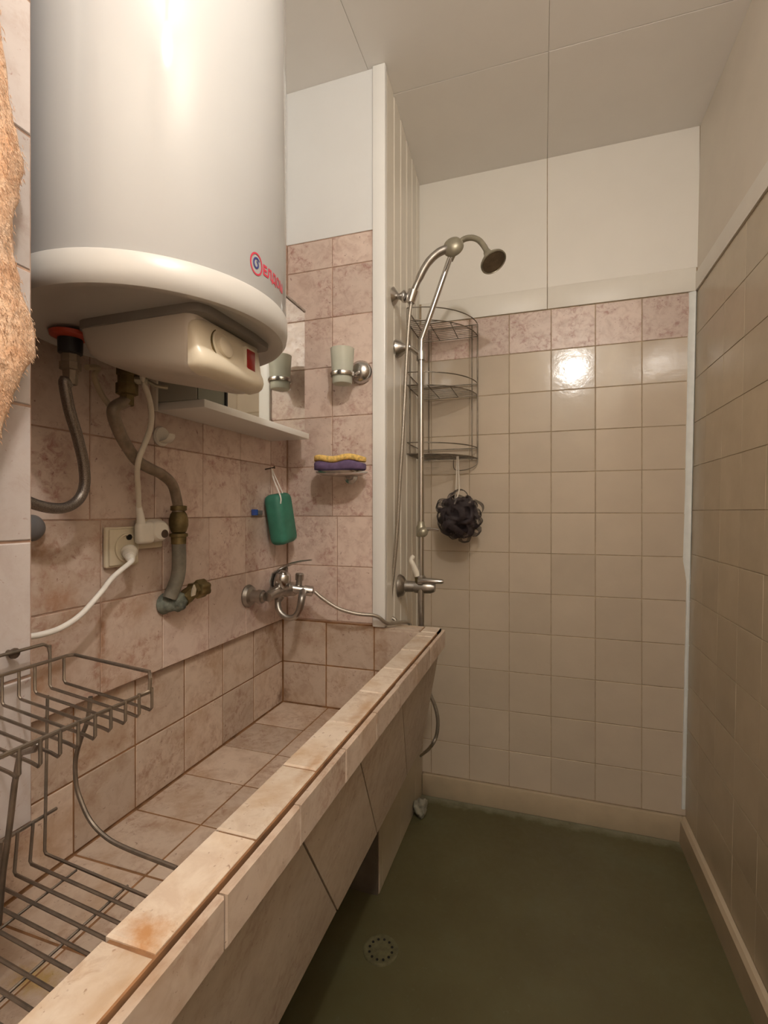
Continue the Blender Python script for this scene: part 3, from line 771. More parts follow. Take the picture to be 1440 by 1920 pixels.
obj('mirror_glass', MB().box((MX - 0.008, 0.905, MZ0 + 0.0172), (MX - 0.002, MY1 + 0.0005, MZ1), 0.0004, 1), M['mirror'], mc, sharp=20)
obj('grey_glass_door', MB().box((MX - 0.008, MY0 + 0.001, MZ0 + 0.0172), (MX - 0.004, 0.8975, MZ1), 0.0004, 1), M['dglass'], mc, sharp=20)
obj('door_edge', MB().box((MX - 0.0078, 0.8985, MZ0 + 0.0173), (MX + 0.0005, 0.9035, MZ1), 0.0006, 1), M['blackp'], mc)
obj('top_edge', MB().box((MX - 0.0085, MY0 + 0.001, MZ1 + 0.0004), (MX + 0.001, MY1 + 0.001, MZ1 + 0.007), 0.0008, 1), M['chromed'], mc)

# round white hook on the wall below the cabinet
wk = thing('wall_hook', (XL, 0.845, 1.27), 'round white plastic hook on the pink tiles left of the cabinet shelf', 'hook')
pc = atx(XL, 300, 815)
mb = MB(); mb.lathe([(0.020, 0.0003), (0.021, 0.004), (0.019, 0.008), (0.002, 0.0095)], pc + Vector((0, 0, -0.004)), (1, 0, 0), n=28)
obj('base', mb, M['plug'], wk)
mb = MB(); rg = []
for t in range(9):
    q = -0.2 + t / 8 * 1.9
    c_ = pc + Vector((0.009 + 0.022 * math.sin(q), 0, -0.002 - 0.014 * math.cos(q)))
    w_ = 0.013 - 0.004 * t / 8
    d1 = Vector((math.cos(q), 0, math.sin(q)))
    nn = Vector((d1.z, 0, -d1.x))
    rg.append([c_ + Vector((0, w_ * math.cos(a), 0)) + nn * (0.0028 * math.sin(a)) for a in [2 * PI * k / 12 for k in range(12)]])
mb.loft(rg)
obj('hook', mb, M['plug'], wk)
# ------------------------------------------------------------------ sockets, plugs, cables
so = thing('power_socket', (XL, 0.74, 1.03), 'ivory surface mounted double wall socket on the stained tiles', 'socket')
sz0, sz1, sy0, sy1 = 1.034, 1.110, 0.690, 0.764
mb = MB(); mb.box((XL + 0.0006, sy0, sz0), (XL + 0.0105, sy1, sz1), 0.004, 3)
mb.box((XL + 0.0006, sy1 + 0.0005, sz0 + 0.03), (XL + 0.0105, sy1 + 0.066, sz1 + 0.014), 0.004, 3)
obj('housing', mb, M['socket'], so)
mb = MB(); mb.box((XL + 0.0107, sy0 + 0.004, sz0 + 0.004), (XL + 0.0145, sy1 - 0.003, sz1 - 0.004), 0.003, 2)
obj('faceplate', mb, M['socket'], so)
sc_ = Vector((XL + 0.0148, 0.731, 1.070))
mb = MB(); mb.lathe([(0.027, 0), (0.027, 0.003), (0.024, 0.0036), (0.0225, 0.001), (0.002, 0.0009)], sc_, (1, 0, 0), n=28)
obj('recess', mb, M['socket'], so)
mb = MB(); mb.lathe([(0.0055, 0.0), (0.0055, 0.0046), (0.001, 0.0048)], sc_ + Vector((0, 0.004, 0.020)), (1, 0, 0), n=12)
obj('earth_hole', mb, M['hole'], so)
# lower plug
lpg = thing('plug', (sc_.x, sc_.y, sc_.z - 0.02), 'white round plug pushed into the lower left socket, cable hanging left', 'plug')
mb = MB(); dd = Vector((0.75, -0.62, -0.45)).normalized()
lb = sc_ + Vector((0.0065, 0.000, -0.006))
mb.lathe([(0.004, 0.0), (0.0145, 0.0015), (0.0145, 0.006), (0.0125, 0.008), (0.0118, 0.012), (0.0095, 0.013), (0.0105, 0.017), (0.0082, 0.018), (0.0092, 0.023), (0.0072, 0.024), (0.0078, 0.030), (0.0055, 0.036)], lb, dd, n=20)
obj('body', mb, M['plug'], lpg)
e_ = lb + dd * 0.034
mb = MB()
mb.tube([e_, e_ + dd * 0.008, atx(-0.722, 212, 1082), atx(-0.712, 190, 1110), atx(-0.712, 152, 1152), atx(-0.712, 115, 1177), atx(-0.712, 80, 1189), atx(-0.712, 55, 1193), atx(-0.712, 20, 1190), Vector((-0.712, 0.3845, 0.985))], 0.0046, 10, smooth_n=6)
obj('cable', mb, M['cord'], lpg)
# upper plug with the heater's cable
upg = thing('plug', (-0.735, 0.785, 1.08), 'white angled plug with a vertical cable in the upper right socket', 'plug')
pc = Vector((XL + 0.0110, 0.797, 1.100))
mb = MB(); mb.lathe([(0.0235, 0.001), (0.0235, 0.012), (0.021, 0.016), (0.021, 0.026), (0.017, 0.031), (0.002, 0.032)], pc, (1, -0.12, 0.0), n=24)
mb.box((pc.x + 0.008, 0.742, pc.z - 0.024), (pc.x + 0.026, 0.782, pc.z + 0.018), 0.007, 3)
obj('body', mb, M['plug'], upg)
mb = MB(); mb.lathe([(0.0085, 0.0), (0.0085, 0.0328), (0.002, 0.033)], pc + Vector((0, 0.006, -0.006)), (1, -0.12, 0.0), n=14)
obj('contact_recess', mb, M['screw'], upg)
top = Vector((pc.x + 0.017, 0.7535, pc.z + 0.015))
mb = MB(); mb.tube([top, top + Vector((0, -0.002, 0.016)), top + Vector((0, -0.006, 0.034))], [0.0085, 0.007, 0.0055], 12)
obj('strain_relief', mb, M['plug'], upg)
mb = MB()
mb.tube([top + Vector((0, -0.0055, 0.031)), atx(-0.728, 259, 918), atx(-0.705, 257, 885), atx(-0.690, 261, 858), atx(-0.686, 271, 833), atx(-0.682, 281, 805), atx(-0.676, 284, 775), atx(-0.668, 279, 745), atx(-0.660, 270, 718), Vector((-0.6555, 0.668, 1.378))], 0.0050, 10, smooth_n=6)
obj('cable', mb, M['cable'], upg)
# grey knob half hidden by the partition
pc = atx(XL, 55, 990)
gk = obj('wall_plug', MB().lathe([(0.021, 0.0003), (0.021, 0.006), (0.017, 0.013), (0.010, 0.017), (0.002, 0.018)], pc, (1, 0, 0), n=24), M['greyp'])
tag(gk, 'grey round plastic wall cap half hidden beside the partition', 'wall cap')

# ------------------------------------------------------------------ green sponge, nail, toothbrush clip
nz = atx(XL, 497, 880)
nl = tag(obj('nail', MB().lathe([(0.0018, 0.0003), (0.0018, 0.03), (0.004, 0.0305), (0.004, 0.032), (0.0005, 0.0325)], nz, (1, 0, 0.15), n=10), M['screw']), 'nail in the left wall holding the white cord', 'nail')
gs = thing('bath_sponge', (-0.728, 1.262, 1.042), 'green rounded bath sponge hanging from a white cord', 'sponge')
b_ = bmesh.new(); bmesh.ops.create_cube(b_, size=1)
for p in b_.verts: p.co = Vector((p.co.x * 0.055, p.co.y * 0.086, p.co.z * 0.148))
bmesh.ops.bevel(b_, geom=list(b_.edges), offset=0.019, segments=4, affect='EDGES', profile=0.5)
b_.verts.index_update()
mat_ = Matrix.Translation((-0.7285, 1.263, 1.118)) @ Matrix.Rotation(math.radians(7), 4, 'X') @ Matrix.Rotation(math.radians(-6), 4, 'Y')
mb = MB(); mb.bm(b_, mat_)
obj('foam_block', mb, M['greenp'], gs, sharp=60)
mb = MB()
cpt = nz + Vector((0.022, 0, 0.004))
mb.tube([mat_ @ Vector((0.025, -0.032, 0.045)), mat_ @ Vector((0.027, -0.030, 0.066)), cpt + Vector((0.002, 0.006, -0.03)), cpt], 0.0021, 6, smooth_n=5)
mb.tube([cpt, cpt + Vector((0.002, 0.012, -0.02)), mat_ @ Vector((0.012, 0.008, 0.078)), mat_ @ Vector((0.012, 0.012, 0.060))], 0.0016, 6, smooth_n=5)
obj('cord', mb, M['cord'], gs)
cl = thing('plastic_clip', (XL, 1.19, 1.13), 'small blue and clear plastic clip on the wall left of the green sponge', 'clip')
a_ = atx(XL, 474, 961)
obj('blue_cap', MB().box((XL + 0.0005, a_.y - 0.009, a_.z - 0.008), (XL + 0.013, a_.y + 0.008, a_.z + 0.009), 0.002, 2), M['blue'], cl)
obj('clear_sleeve', MB().box((XL + 0.0005, a_.y + 0.0083, a_.z - 0.006), (XL + 0.010, a_.y + 0.036, a_.z + 0.006), 0.002, 2), M['greyp'], cl)

# ------------------------------------------------------------------ soap dish and sponge
sd = thing('soap_dish', (-0.555, 1.32, 1.245), 'chrome wall soap dish carrying the two coloured sponge', 'soap dish')
SDX, SDY = -0.5515, 1.300
mb = MB(); rg = []
for rx, ry_, z in ((0.020, 0.020, 1.2405), (0.055, 0.044, 1.2425), (0.070, 0.055, 1.248), (0.0735, 0.0580, 1.2530), (0.0705, 0.0555, 1.2530), (0.050, 0.030, 1.2460), (0.012, 0.010, 1.2450)):
    rg.append([Vector((SDX + rx * math.copysign(abs(math.cos(q)) ** 0.7, math.cos(q)), SDY + ry_ * math.copysign(abs(math.sin(q)) ** 0.7, math.sin(q)), z)) for q in [2 * PI * k / 40 for k in range(40)]])
mb.loft(rg)
obj('tray', mb, M['chrome'], sd, sharp=50)
mb = MB(); mb.lathe([(0.022, 0.0004), (0.022, 0.004), (0.012, 0.009), (0.009, 0.026)], (SDX, YE, 1.244), (0, -1, 0), n=20)
obj('wall_mount', mb, M['chrome'], sd)
sg = thing('sponge', (SDX, SDY - 0.012, 1.2535), 'wavy yellow and purple bath sponge on the soap dish', 'sponge')
def sponge_layer(z0, z1, amp0, amp1, dz=0.0):
    rg = []
    L2, W2 = 0.077, 0.036; nx = 22
    for k in range(nx + 1):
        t = -1 + 2 * k / nx
        e = (1 - abs(t) ** 6) ** 0.5 if abs(t) < 1 else 0.02
        e = max(e, 0.25)
        x = SDX - 0.001 + L2 * t
        zt = z1 + amp1 * math.sin(t * 5.2 - 0.9); zb = z0 + amp0 * math.sin(t * 5.2 - 0.9)
        zm = (zt + zb) / 2; hz = (zt - zb) / 2 * (0.55 + 0.45 * e)
        ring = []
        for a, c in ((-1, -0.6), (-0.85, -1), (0.85, -1), (1, -0.6), (1, 0.6), (0.85, 1), (-0.85, 1), (-1, 0.6)):
            ring.append(Vector((x, SDY - 0.012 + W2 * e * a, zm + hz * c)))
        rg.append(ring)
    return MB().loft(rg)
obj('scouring_layer', sponge_layer(1.2552, 1.2795, 0.0008, 0.0035), M['sponge_p'], sg, sharp=60)
obj('foam_layer', sponge_layer(1.2800, 1.2975, 0.0035, 0.003), M['sponge_y'], sg, sharp=60)

# ------------------------------------------------------------------ tumbler in its wall ring
CX, CY, CZ = -0.552, 1.305, 1.535
th_ = thing('tumbler_holder', (CX, 1.34, 1.52), 'chrome wall ring holder for the frosted tumbler', 'holder')
mb = MB(); mb.lathe([(0.034, 0.0004), (0.035, 0.006), (0.031, 0.018), (0.020, 0.027), (0.004, 0.030)], (CX + 0.034, YE, 1.556), (0, -1, 0), n=32)
obj('wall_dome', mb, M['chrome'], th_)
mb = MB(); mb.lathe([(0.0315, CZ - 0.005), (0.0345, CZ - 0.0065), (0.0365, CZ), (0.0345, CZ + 0.0055), (0.0318, CZ + 0.004)], (CX, CY, 0), n=36)
mb.f = [f for f in mb.f if len(f) == 4]; mb.f += [[4 * 36 + k, 4 * 36 + (k + 1) % 36, (k + 1) % 36, k] for k in range(36)]
mb.m = [0] * len(mb.f); mb.sm = [True] * len(mb.f)
obj('ring', mb, M['chrome'], th_)
mb = MB(); mb.tube([(CX + 0.034, YE - 0.026, 1.552), (CX + 0.034, YE - 0.036, 1.544), (CX + 0.030, CY + 0.022, CZ + 0.002)], 0.0055, 8, smooth_n=5)
obj('arm', mb, M['chrome'], th_)
mb = MB()
mb.lathe([(0.002, 1.508), (0.0265, 1.508), (0.0285, 1.511), (0.0298, 1.535), (0.0345, 1.606), (0.0350, 1.609), (0.0336, 1.609), (0.0285, 1.545), (0.026, 1.515), (0.002, 1.514)], (CX, CY, 0), n=36)
cup = tag(obj('tumbler', mb, M['cupb']), 'frosted pale green tumbler in the chrome ring on the alcove end wall', 'tumbler')

# ------------------------------------------------------------------ trough mixer tap
mx = thing('mixer_tap', (-0.72, 1.22, 0.88), 'old chrome wall mixer tap with lever above the trough', 'tap')
fl = atx(XL, 464, 1117)
AX = -0.705
for k_, yy in enumerate((fl.y, 1.298)):
    q = Vector((XL, yy, fl.z))
    mb = MB(); mb.lathe([(0.030, 0.0004), (0.031, 0.004), (0.026, 0.013), (0.017, 0.018), (0.016, 0.034), (0.0185, 0.035), (0.0185, 0.048), (0.013, 0.049), (0.012, 0.056)], q, (1, 0, 0), n=24)
    obj('wall_flange', mb, M['chromed'], mx, sharp=30)
mb = MB()
z_ = fl.z + 0.006
mb.tube([(AX - 0.002, fl.y, fl.z), (AX, fl.y + 0.03, z_), (AX, 1.25, z_), (AX, 1.30, fl.z)], [0.014, 0.016, 0.0215, 0.018], 16, smooth_n=5)
obj('body', mb, M['chromed'], mx, sharp=50)
bc = Vector((AX, 1.222, z_ + 0.012))
mb = MB(); mb.lathe([(0.021, 0), (0.024, 0.006), (0.024, 0.024), (0.021, 0.038), (0.014, 0.044), (0.002, 0.045)], bc, (0.25, -0.05, 1), n=24)
obj('cartridge_cap', mb, M['chrome'], mx)
l0 = bc + Vector((0.006, 0, 0.036))
mb = MB(); rg = []
lpts = [(512, 1103, 0.010), (510, 1088, 0.015), (516, 1074, 0.018), (530, 1064, 0.018), (547, 1057, 0.015), (565, 1052, 0.011), (584, 1050, 0.005)]
lq = [aty(1.215, x, y) for x, y, w in lpts]
for i, (x, y, hw) in enumerate(lpts):
    d1 = (lq[min(i + 1, 6)] - lq[max(i - 1, 0)]).normalized(); nn = d1.cross(Vector((0, 1, 0))).normalized()
    rg.append([lq[i] + Vector((0, hw * math.cos(q), 0)) + nn * (0.0042 if i < 5 else 0.0025) * math.sin(q) for q in [2 * PI * k / 12 for k in range(12)]])
mb.loft(rg)
mb.tube([bc + Vector((0.004, 0, 0.030)), lq[3] + Vector((0.004, 0, -0.002))], 0.012, 12)
obj('lever', mb, M['chrome'], mx, sharp=50)
mb = MB(); mb.lathe([(0.009, 0), (0.009, 0.014), (0.012, 0.015), (0.0125, 0.032), (0.010, 0.035), (0.001, 0.035)], Vector((AX + 0.028, 1.275, z_ + 0.010)), (0.1, 0, 1), n=14)
obj('diverter_knob', mb, M['chromed'], mx)
mb = MB()
mb.tube([Vector((AX + 0.004, 1.215, z_ - 0.012)), aty(1.21, 521, 1128), aty(1.205, 524, 1146), aty(1.205, 538, 1158), aty(1.21, 553, 1156), aty(1.215, 562, 1142), aty(1.22, 566, 1120), Vector((AX + 0.045, 1.27, z_ - 0.006))], [0.011, 0.009, 0.0085, 0.0085, 0.009, 0.010, 0.0105, 0.009], 12, smooth_n=6)
obj('spout', mb, M['chromed'], mx)
o0 = Vector((AX + 0.012, 1.262, z_ + 0.002)); o1 = aty(1.285, 588, 1109)
mb = MB(); dv = o1 - o0
mb.tube([o0, o0 + dv * 0.55, o0 + dv * 0.56, o1 - dv * 0.05, o1], [0.013, 0.012, 0.0155, 0.0155, 0.009], 14)
obj('hose_outlet', mb, M['chrome'], mx, sharp=40)

# hose from the tap across the trough, over the far rim and down behind it
mb = MB()
hpts = [o1 + dv * 0.06, aty(1.29, 605, 1122), aty(1.295, 635, 1141), aty(1.31, 670, 1151), aty(1.335, 705, 1155), Vector((-0.4335, 1.357, 0.812)), Vector((-0.414, 1.405, 0.8045)), Vector((-0.392, 1.449, 0.796)), Vector((-0.382, 1.4485, 0.765)), Vector((-0.37, 1.452, 0.70)), aty(1.452, 806, 1300), aty(1.455, 815, 1322), aty(1.46, 821, 1350), aty(1.47, 818, 1380), aty(1.50, 806, 1402), Vector((-0.455, 1.64, 0.405))]
hpts[-1] = atx(-0.447, 789, 1417)
mb.tube(hpts, 0.0055, 10, smooth_n=7)
h1 = tag(obj('tap_hose', mb, M['shose']), 'grey steel hose running from the mixer tap over the trough rim', 'hose')

# ------------------------------------------------------------------ shower set
SX, SY = -0.374, 1.535
def cas_x(y): return XA + (XB_ - XA) * (y - YE) / (YB - YE)
sh = thing('shower_set', (SX, SY, 0.80), 'chrome exposed shower riser with wall mixer and scaly shower rose', 'shower')
bend = Vector((SX, SY, 1.689)); tp = Vector((-0.277, 1.53, 1.944))
mb = MB(); mb.tube([(SX, SY, 0.93), (SX, SY, 1.30), (SX, SY, 1.66), bend + Vector((0.001, 0, 0.004)), bend + (tp - bend) * 0.06, tp], [0.0098, 0.0098, 0.0095, 0.009, 0.009, 0.009], 14)
obj('riser_pipe', mb, M['chrome'], sh)
# arm and rose
mb = MB()
a0 = tp + Vector((-0.002, 0.004, -0.01))
mb.tube([a0, aty(1.53, 862, 455), aty(1.525, 880, 446), aty(1.515, 897, 450), aty(1.50, 909, 464), aty(1.49, 914, 476)], 0.0088, 12, smooth_n=6)
obj('shower_arm', mb, M['nickel'], sh)
rc = aty(1.485, 914, 474); rd = Vector((0.42, -0.30, -0.83)).normalized()
mb = MB(); mb.lathe([(0.011, -0.004), (0.013, 0.006), (0.020, 0.018), (0.033, 0.032), (0.039, 0.040), (0.0395, 0.045), (0.036, 0.0462), (0.0345, 0.043), (0.005, 0.043)], rc, rd, n=32)
rose = obj('shower_rose', mb, M['nickel'], sh)
mb = MB(); mb.lathe([(0.034, 0.0432), (0.034, 0.0452), (0.001, 0.0458)], rc, rd, n=32)
obj('spray_face', mb, M['rosef'], rose)
# wall brackets
fy = 1.505
mb = MB(); fz = 1.663
mb.lathe([(0.029, 0.0006), (0.030, 0.005), (0.026, 0.016), (0.014, 0.030), (0.009, 0.05)], (cas_x(fy), fy, fz), (1, 0.0, 0), n=24)
mb.lathe([(0.015, -0.014), (0.015, 0.014)], (SX, SY, fz - 0.022), (0, 0, 1), n=16)
mb.tube([(cas_x(fy) + 0.045, fy, fz), (SX - 0.006, SY - 0.006, fz - 0.018)], 0.008, 10)
obj('wall_bracket', mb, M['chrome'], sh, sharp=30)
# slider half way up
mb = MB(); zs = aty(SY, 793, 995).z
mb.lathe([(0.0135, -0.02), (0.0155, -0.018), (0.0155, 0.012), (0.012, 0.018), (0.0115, 0.03)], (SX, SY, zs), (0, 0, 1), n=20)
mb.ball((SX + 0.010, SY - 0.014, zs - 0.004), 0.0165, 2)
sl = obj('slider', mb, M['nickel'], sh, sharp=40)
mb = MB(); mb.tube([(SX + 0.010, SY - 0.006, zs + 0.003), (SX + 0.03, SY - 0.012, zs + 0.006), (SX + 0.062, SY - 0.016, zs + 0.003)], [0.008, 0.006, 0.004], 10)
obj('slider_arm', mb, M['chrome'], sl)
# mixer
my = 1.545; mz = aty(my, 780, 1100).z
mb = MB(); mb.lathe([(0.037, 0.0006), (0.038, 0.005), (0.032, 0.016), (0.019, 0.024), (0.017, 0.055), (0.020, 0.056), (0.021, 0.085), (0.0195, 0.110), (0.014, 0.122), (0.002, 0.123)], (cas_x(my), my, mz), (1, 0, 0), n=28)
bd = obj('mixer_body', mb, M['chromed'], sh, sharp=30)
mb = MB(); c_ = Vector((SX, my, mz + 0.018))
rg = []
for t, hw, h_ in ((-0.02, 0.012, 0.010), (0.0, 0.014, 0.011), (0.03, 0.012, 0.009), (0.055, 0.0095, 0.0075), (0.062, 0.006, 0.005)):
    rg.append([c_ + Vector((0.012 + t, -0.012 + hw * math.cos(q), 0.004 + h_ * math.sin(q))) for q in [2 * PI * k / 12 for k in range(12)]])
mb.loft(rg)
obj('lever', mb, M['chrome'], bd, sharp=50)
mb = MB(); mb.lathe([(0.014, 0.01), (0.0155, 0.012), (0.0155, 0.035), (0.011, 0.04)], (SX, SY, mz + 0.0), (0, 0, 1), n=6)
obj('union_nut', mb, M['chromed'], bd, sharp=25)
mb = MB(); mb.tube([aty(1.53, 783, 1080), aty(1.525, 776, 1062), aty(1.525, 771, 1050), aty(1.53, 776, 1042)], [0.0095, 0.0085, 0.0075, 0.006], 12, smooth_n=5)
hnd = obj('diverter_handle', mb, M['cable'], bd)
hnd['label'] = 'ivory plastic diverter handle'
mb = MB(); mb.tube([aty(1.54, 786, 1094), aty(1.53, 783, 1081)], [0.012, 0.0105], 12)
obj('diverter_stem', mb, M['brass'], bd)
mb = MB(); mb.tube([(SX, SY, mz - 0.015), (SX, SY, 0.90), (SX, SY, 0.70)], 0.0105, 14)
obj('feed_pipe', mb, M['chromed'], sh)

# hand shower hooked in its own bracket
hb = thing('hand_shower', (-0.40, 1.46, 1.60), 'hand shower with scaly round head held in a chrome bracket', 'hand shower')
by = 1.463; bq = Vector((cas_x(by), by, aty(by, 735, 556).z))
cpv = aty(1.458, 772, 556)
mb = MB(); mb.lathe([(0.027, 0.0006), (0.028, 0.004), (0.022, 0.010), (0.009, 0.020), (0.010, 0.026), (0.019, 0.038), (0.019, 0.043), (0.008, 0.048), (0.0085, 0.058)], bq, (cpv - bq).normalized(), n=24)
obj('wall_bracket', mb, M['chrome'], hb, sharp=30)
d_ = (aty(1.455, 782, 535) - aty(1.458, 771, 572)).normalized()
mb = MB(); mb.lathe([(0.011, -0.020), (0.0155, -0.018), (0.017, 0.018), (0.012, 0.020)], cpv, d_, n=18)
obj('clamp', mb, M['chrome'], hb, sharp=30)
hc = aty(1.455, 849, 461)
mb = MB(); mb.tube([aty(1.458, 771, 570), cpv, aty(1.455, 787, 520), aty(1.452, 803, 492), aty(1.452, 822, 474), aty(1.454, 840, 466)], [0.0085, 0.0095, 0.0115, 0.012, 0.0125, 0.014], 14, smooth_n=5)
obj('handle', mb, M['chromed'], hb)
hd_ = Vector((0.10, 1.0, -0.28)).normalized()
mb = MB(); mb.lathe([(0.003, -0.016), (0.016, -0.014), (0.027, -0.006), (0.031, 0.004), (0.031, 0.010), (0.027, 0.013), (0.002, 0.0135)], hc, hd_, n=32)
obj('head', mb, M['nickel'], hb)
# its hose
mb = MB()
mb.tube([aty(1.458, 771, 568), aty(1.457, 767, 600), aty(1.457, 763, 660), aty(1.457, 759, 740), aty(1.457, 755, 820), aty(1.458, 750, 900), aty(1.459, 747, 960), aty(1.46, 742, 1030), aty(1.46, 736, 1090), aty(1.46, 732, 1125), aty(1.462, 730, 1155), Vector((-0.4365, 1.462, 0.792)), Vector((-0.4385, 1.465, 0.70))], 0.0058, 10, smooth_n=5)
tag(obj('shower_hose', mb, M['shose']), 'steel shower hose hanging down beside the white boarded casing', 'hose')

# ------------------------------------------------------------------ corner caddy
cc = thing('corner_caddy', (-0.44, 1.90, 1.33), 'three tier tarnished wire corner caddy behind the shower riser', 'caddy')
KX, KY = -0.462, 1.909; RX_, RY_ = 0.222, 0.232
rw = 0.0021
def quarter(z, r0=1.0, n=18):
    return [Vector((KX + RX_ * r0 * math.cos(q), KY - RY_ * r0 * math.sin(q), z)) for q in [PI / 2 * k / n for k in range(n + 1)]]
tiers = [1.8176, 1.588, 1.344]
for zi, zt in enumerate(tiers):
    mb = MB()
    for z in (zt, zt + 0.046):
        if zi == 2 and z > zt: z = zt + 0.040
        arc = quarter(z)
        mb.tube([Vector((KX, KY, z))] + arc + [Vector((KX, KY, z))], rw, 6)
    for k in range(1, 13):           # mesh floor
        y = KY - RY_ * k / 13
        xx = RX_ * math.sqrt(max(0, 1 - ((KY - y) / RY_) ** 2))
        mb.tube([(KX, y, zt + 0.001), (KX + xx, y, zt + 0.001)], 0.0013, 5)
    for fx in (0.33, 0.66):
        mb.tube([(KX + RX_ * fx, KY, zt - 0.001), (KX + RX_ * fx, KY - RY_ * math.sqrt(1 - fx * fx), zt - 0.001)], 0.0015, 5)
    obj('basket', mb, M['caddyw'], cc)
mb = MB()
for x, y in ((KX + RX_, KY), (KX + RX_ * 0.90, KY + 0.003), (KX, KY - RY_), (KX + 0.004, KY - RY_ * 0.86), (KX + 0.003, KY - 0.0), (KX + 0.028, KY + 0.003)):
    mb.tube([(x, y, tiers[2] - 0.004), (x, y, tiers[0] + 0.046)], 0.0022, 6)
mb.tube([(KX + RX_, KY, tiers[2]), (KX + RX_ - 0.006, KY - 0.004, tiers[2] - 0.026), (KX + RX_ * 0.80, KY - 0.02, tiers[2] - 0.044), (KX + RX_ * 0.62, KY - 0.03, tiers[2] - 0.042), (KX + RX_ * 0.60, KY - 0.03, tiers[2])], 0.0018, 6, smooth_n=5)
obj('uprights', mb, M['caddyw'], cc)

# loofah hanging from the lowest basket
lc = aty(1.80, 860, 968); LR = 0.092
lf = thing('loofah', (lc.x, lc.y, lc.z - LR), 'charcoal mesh bath puff hanging from the corner caddy', 'loofah')
mb = MB(); rnd = random.Random(11)
for k in range(54):
    g = k + 0.5; ph = math.acos(1 - 2 * g / 54); thq = PI * (1 + 5 ** 0.5) * g
    d = Vector((math.cos(thq) * math.sin(ph), math.sin(thq) * math.sin(ph), math.cos(ph)))
    t = d.orthogonal().normalized(); t = (Matrix.Rotation(rnd.uniform(0, 2 * PI), 3, d) @ t); w = d.cross(t)
    rl = rnd.uniform(0.021, 0.036); base = LR * rnd.uniform(0.84, 1.16) - rl; wd = rnd.uniform(0.007, 0.014)
    vs = []; n_ = 18
    for i in range(n_):
        q = 2 * PI * i / n_
        wob = 0.004 * math.sin(3 * q + k)
        c_ = lc + d * (base + rl * 0.95 * math.cos(q)) + t * (rl * 1.05 * math.sin(q)) + w * wob
        for s_ in (-1, -0.4, 0.4, 1):
            vs.append(c_ + w * wd * s_ + d * (-0.006 * s_ * s_ * math.cos(q)))
    fs = []
    for i in range(n_):
        j = (i + 1) % n_
        for a in range(3): fs.append([i * 4 + a, i * 4 + a + 1, j * 4 + a + 1, j * 4 + a])
    mb.add(vs, fs)
mb.ball(lc, 0.060, 3)
obj('mesh_puff', mb, M['loofah'], lf, sharp=180, recalc=False)
mb = MB(); hk = Vector((KX + RX_ * 0.63, KY - 0.055, tiers[2] - 0.006))
hk = aty(1.80, 859, 876); hk.z = tiers[2] - 0.004
mb.tube([lc + Vector((-0.006, -0.055, 0.045)), aty(1.765, 861, 918), aty(1.80, 860, 890), hk + Vector((0, 0, 0.003))], 0.0026, 7, smooth_n=4)
mb.tube([lc + Vector((-0.012, -0.01, 0.06)), aty(1.785, 855, 914), aty(1.80, 856, 890), hk + Vector((-0.004, 0.0, 0.003))], 0.0024, 7, smooth_n=4)
obj('cord', mb, M['rope'], lf)

# ------------------------------------------------------------------ hanging wire rack at the partition
wk_ = thing('wire_rack', (-0.44, 0.24, 0.765), 'two tier tarnished wire rack hanging at the partition over the trough', 'rack')
BXW, FXW = -0.5155, -0.378
mb = MB()
R1 = 0.0019
YN, YFAR = 0.06, 0.418
# rim of the upper basket: back rail, far side, and the front rail a little lower
mb.tube([(BXW + 0.004, YN, 0.977), (BXW + 0.004, YFAR - 0.006, 0.976), (BXW + 0.010, YFAR, 0.976), (FXW - 0.006, 0.401, 0.9745), (FXW, 0.396, 0.970), (FXW, 0.395, 0.957)], R1, 7)
mb.tube([(FXW, YN, 0.9625), (FXW, 0.395, 0.957)], R1 * 1.05, 7)
mb.tube([(BXW + 0.004, YN, 0.977), (FXW, YN, 0.9755), (FXW, YN, 0.9625)], R1, 7)
obj('upper_rim', mb, M['wire'], wk_)
mb = MB()
for k in range(21):
    y = 0.409 - 0.0165 * k
    if y < YN + 0.005: break
    tall = (k == 1 or k == 17)
    z1 = 0.993 if tall else 0.976
    pts_ = [(BXW + 0.004, y, z1), (BXW + 0.004, y, 0.950), (BXW + 0.0065, y, 0.9465), (FXW - 0.012, y - 0.010, 0.938), (FXW - 0.002, y - 0.0115, 0.937), (FXW + 0.001, y - 0.012, 0.940), (FXW + 0.001, y - 0.012, 0.960)]
    mb.tube(pts_, 0.0015, 6)
y1_, y2_ = 0.409 - 0.0165, 0.409 - 0.0165 * 17
obj('upper_basket', mb, M['wire'], wk_)
mb = MB(); mb.tube([(BXW + 0.004, y1_, 0.985), (BXW + 0.003, y1_ - 0.001, 0.992), (BXW + 0.003, y1_ - 0.006, 0.9955), (BXW + 0.003, y2_ + 0.006, 0.9965), (BXW + 0.003, y2_ + 0.001, 0.992), (BXW + 0.004, y2_, 0.985)], 0.0018, 7)
obj('hanging_rail', mb, M['wire'], wk_)
ms_ = atx(XPIL, 14, 1229)
mb = MB(); mb.lathe([(0.003, 0.0002), (0.003, 0.006), (0.0055, 0.0085), (0.0055, 0.0105), (0.002, 0.012)], (XPIL + 0.0005, ms_.y, 0.9935), (1, 0, 0), n=12)
tag(obj('screw', mb, M['screw']), 'rusty screw in the partition holding the wire rack', 'screw')
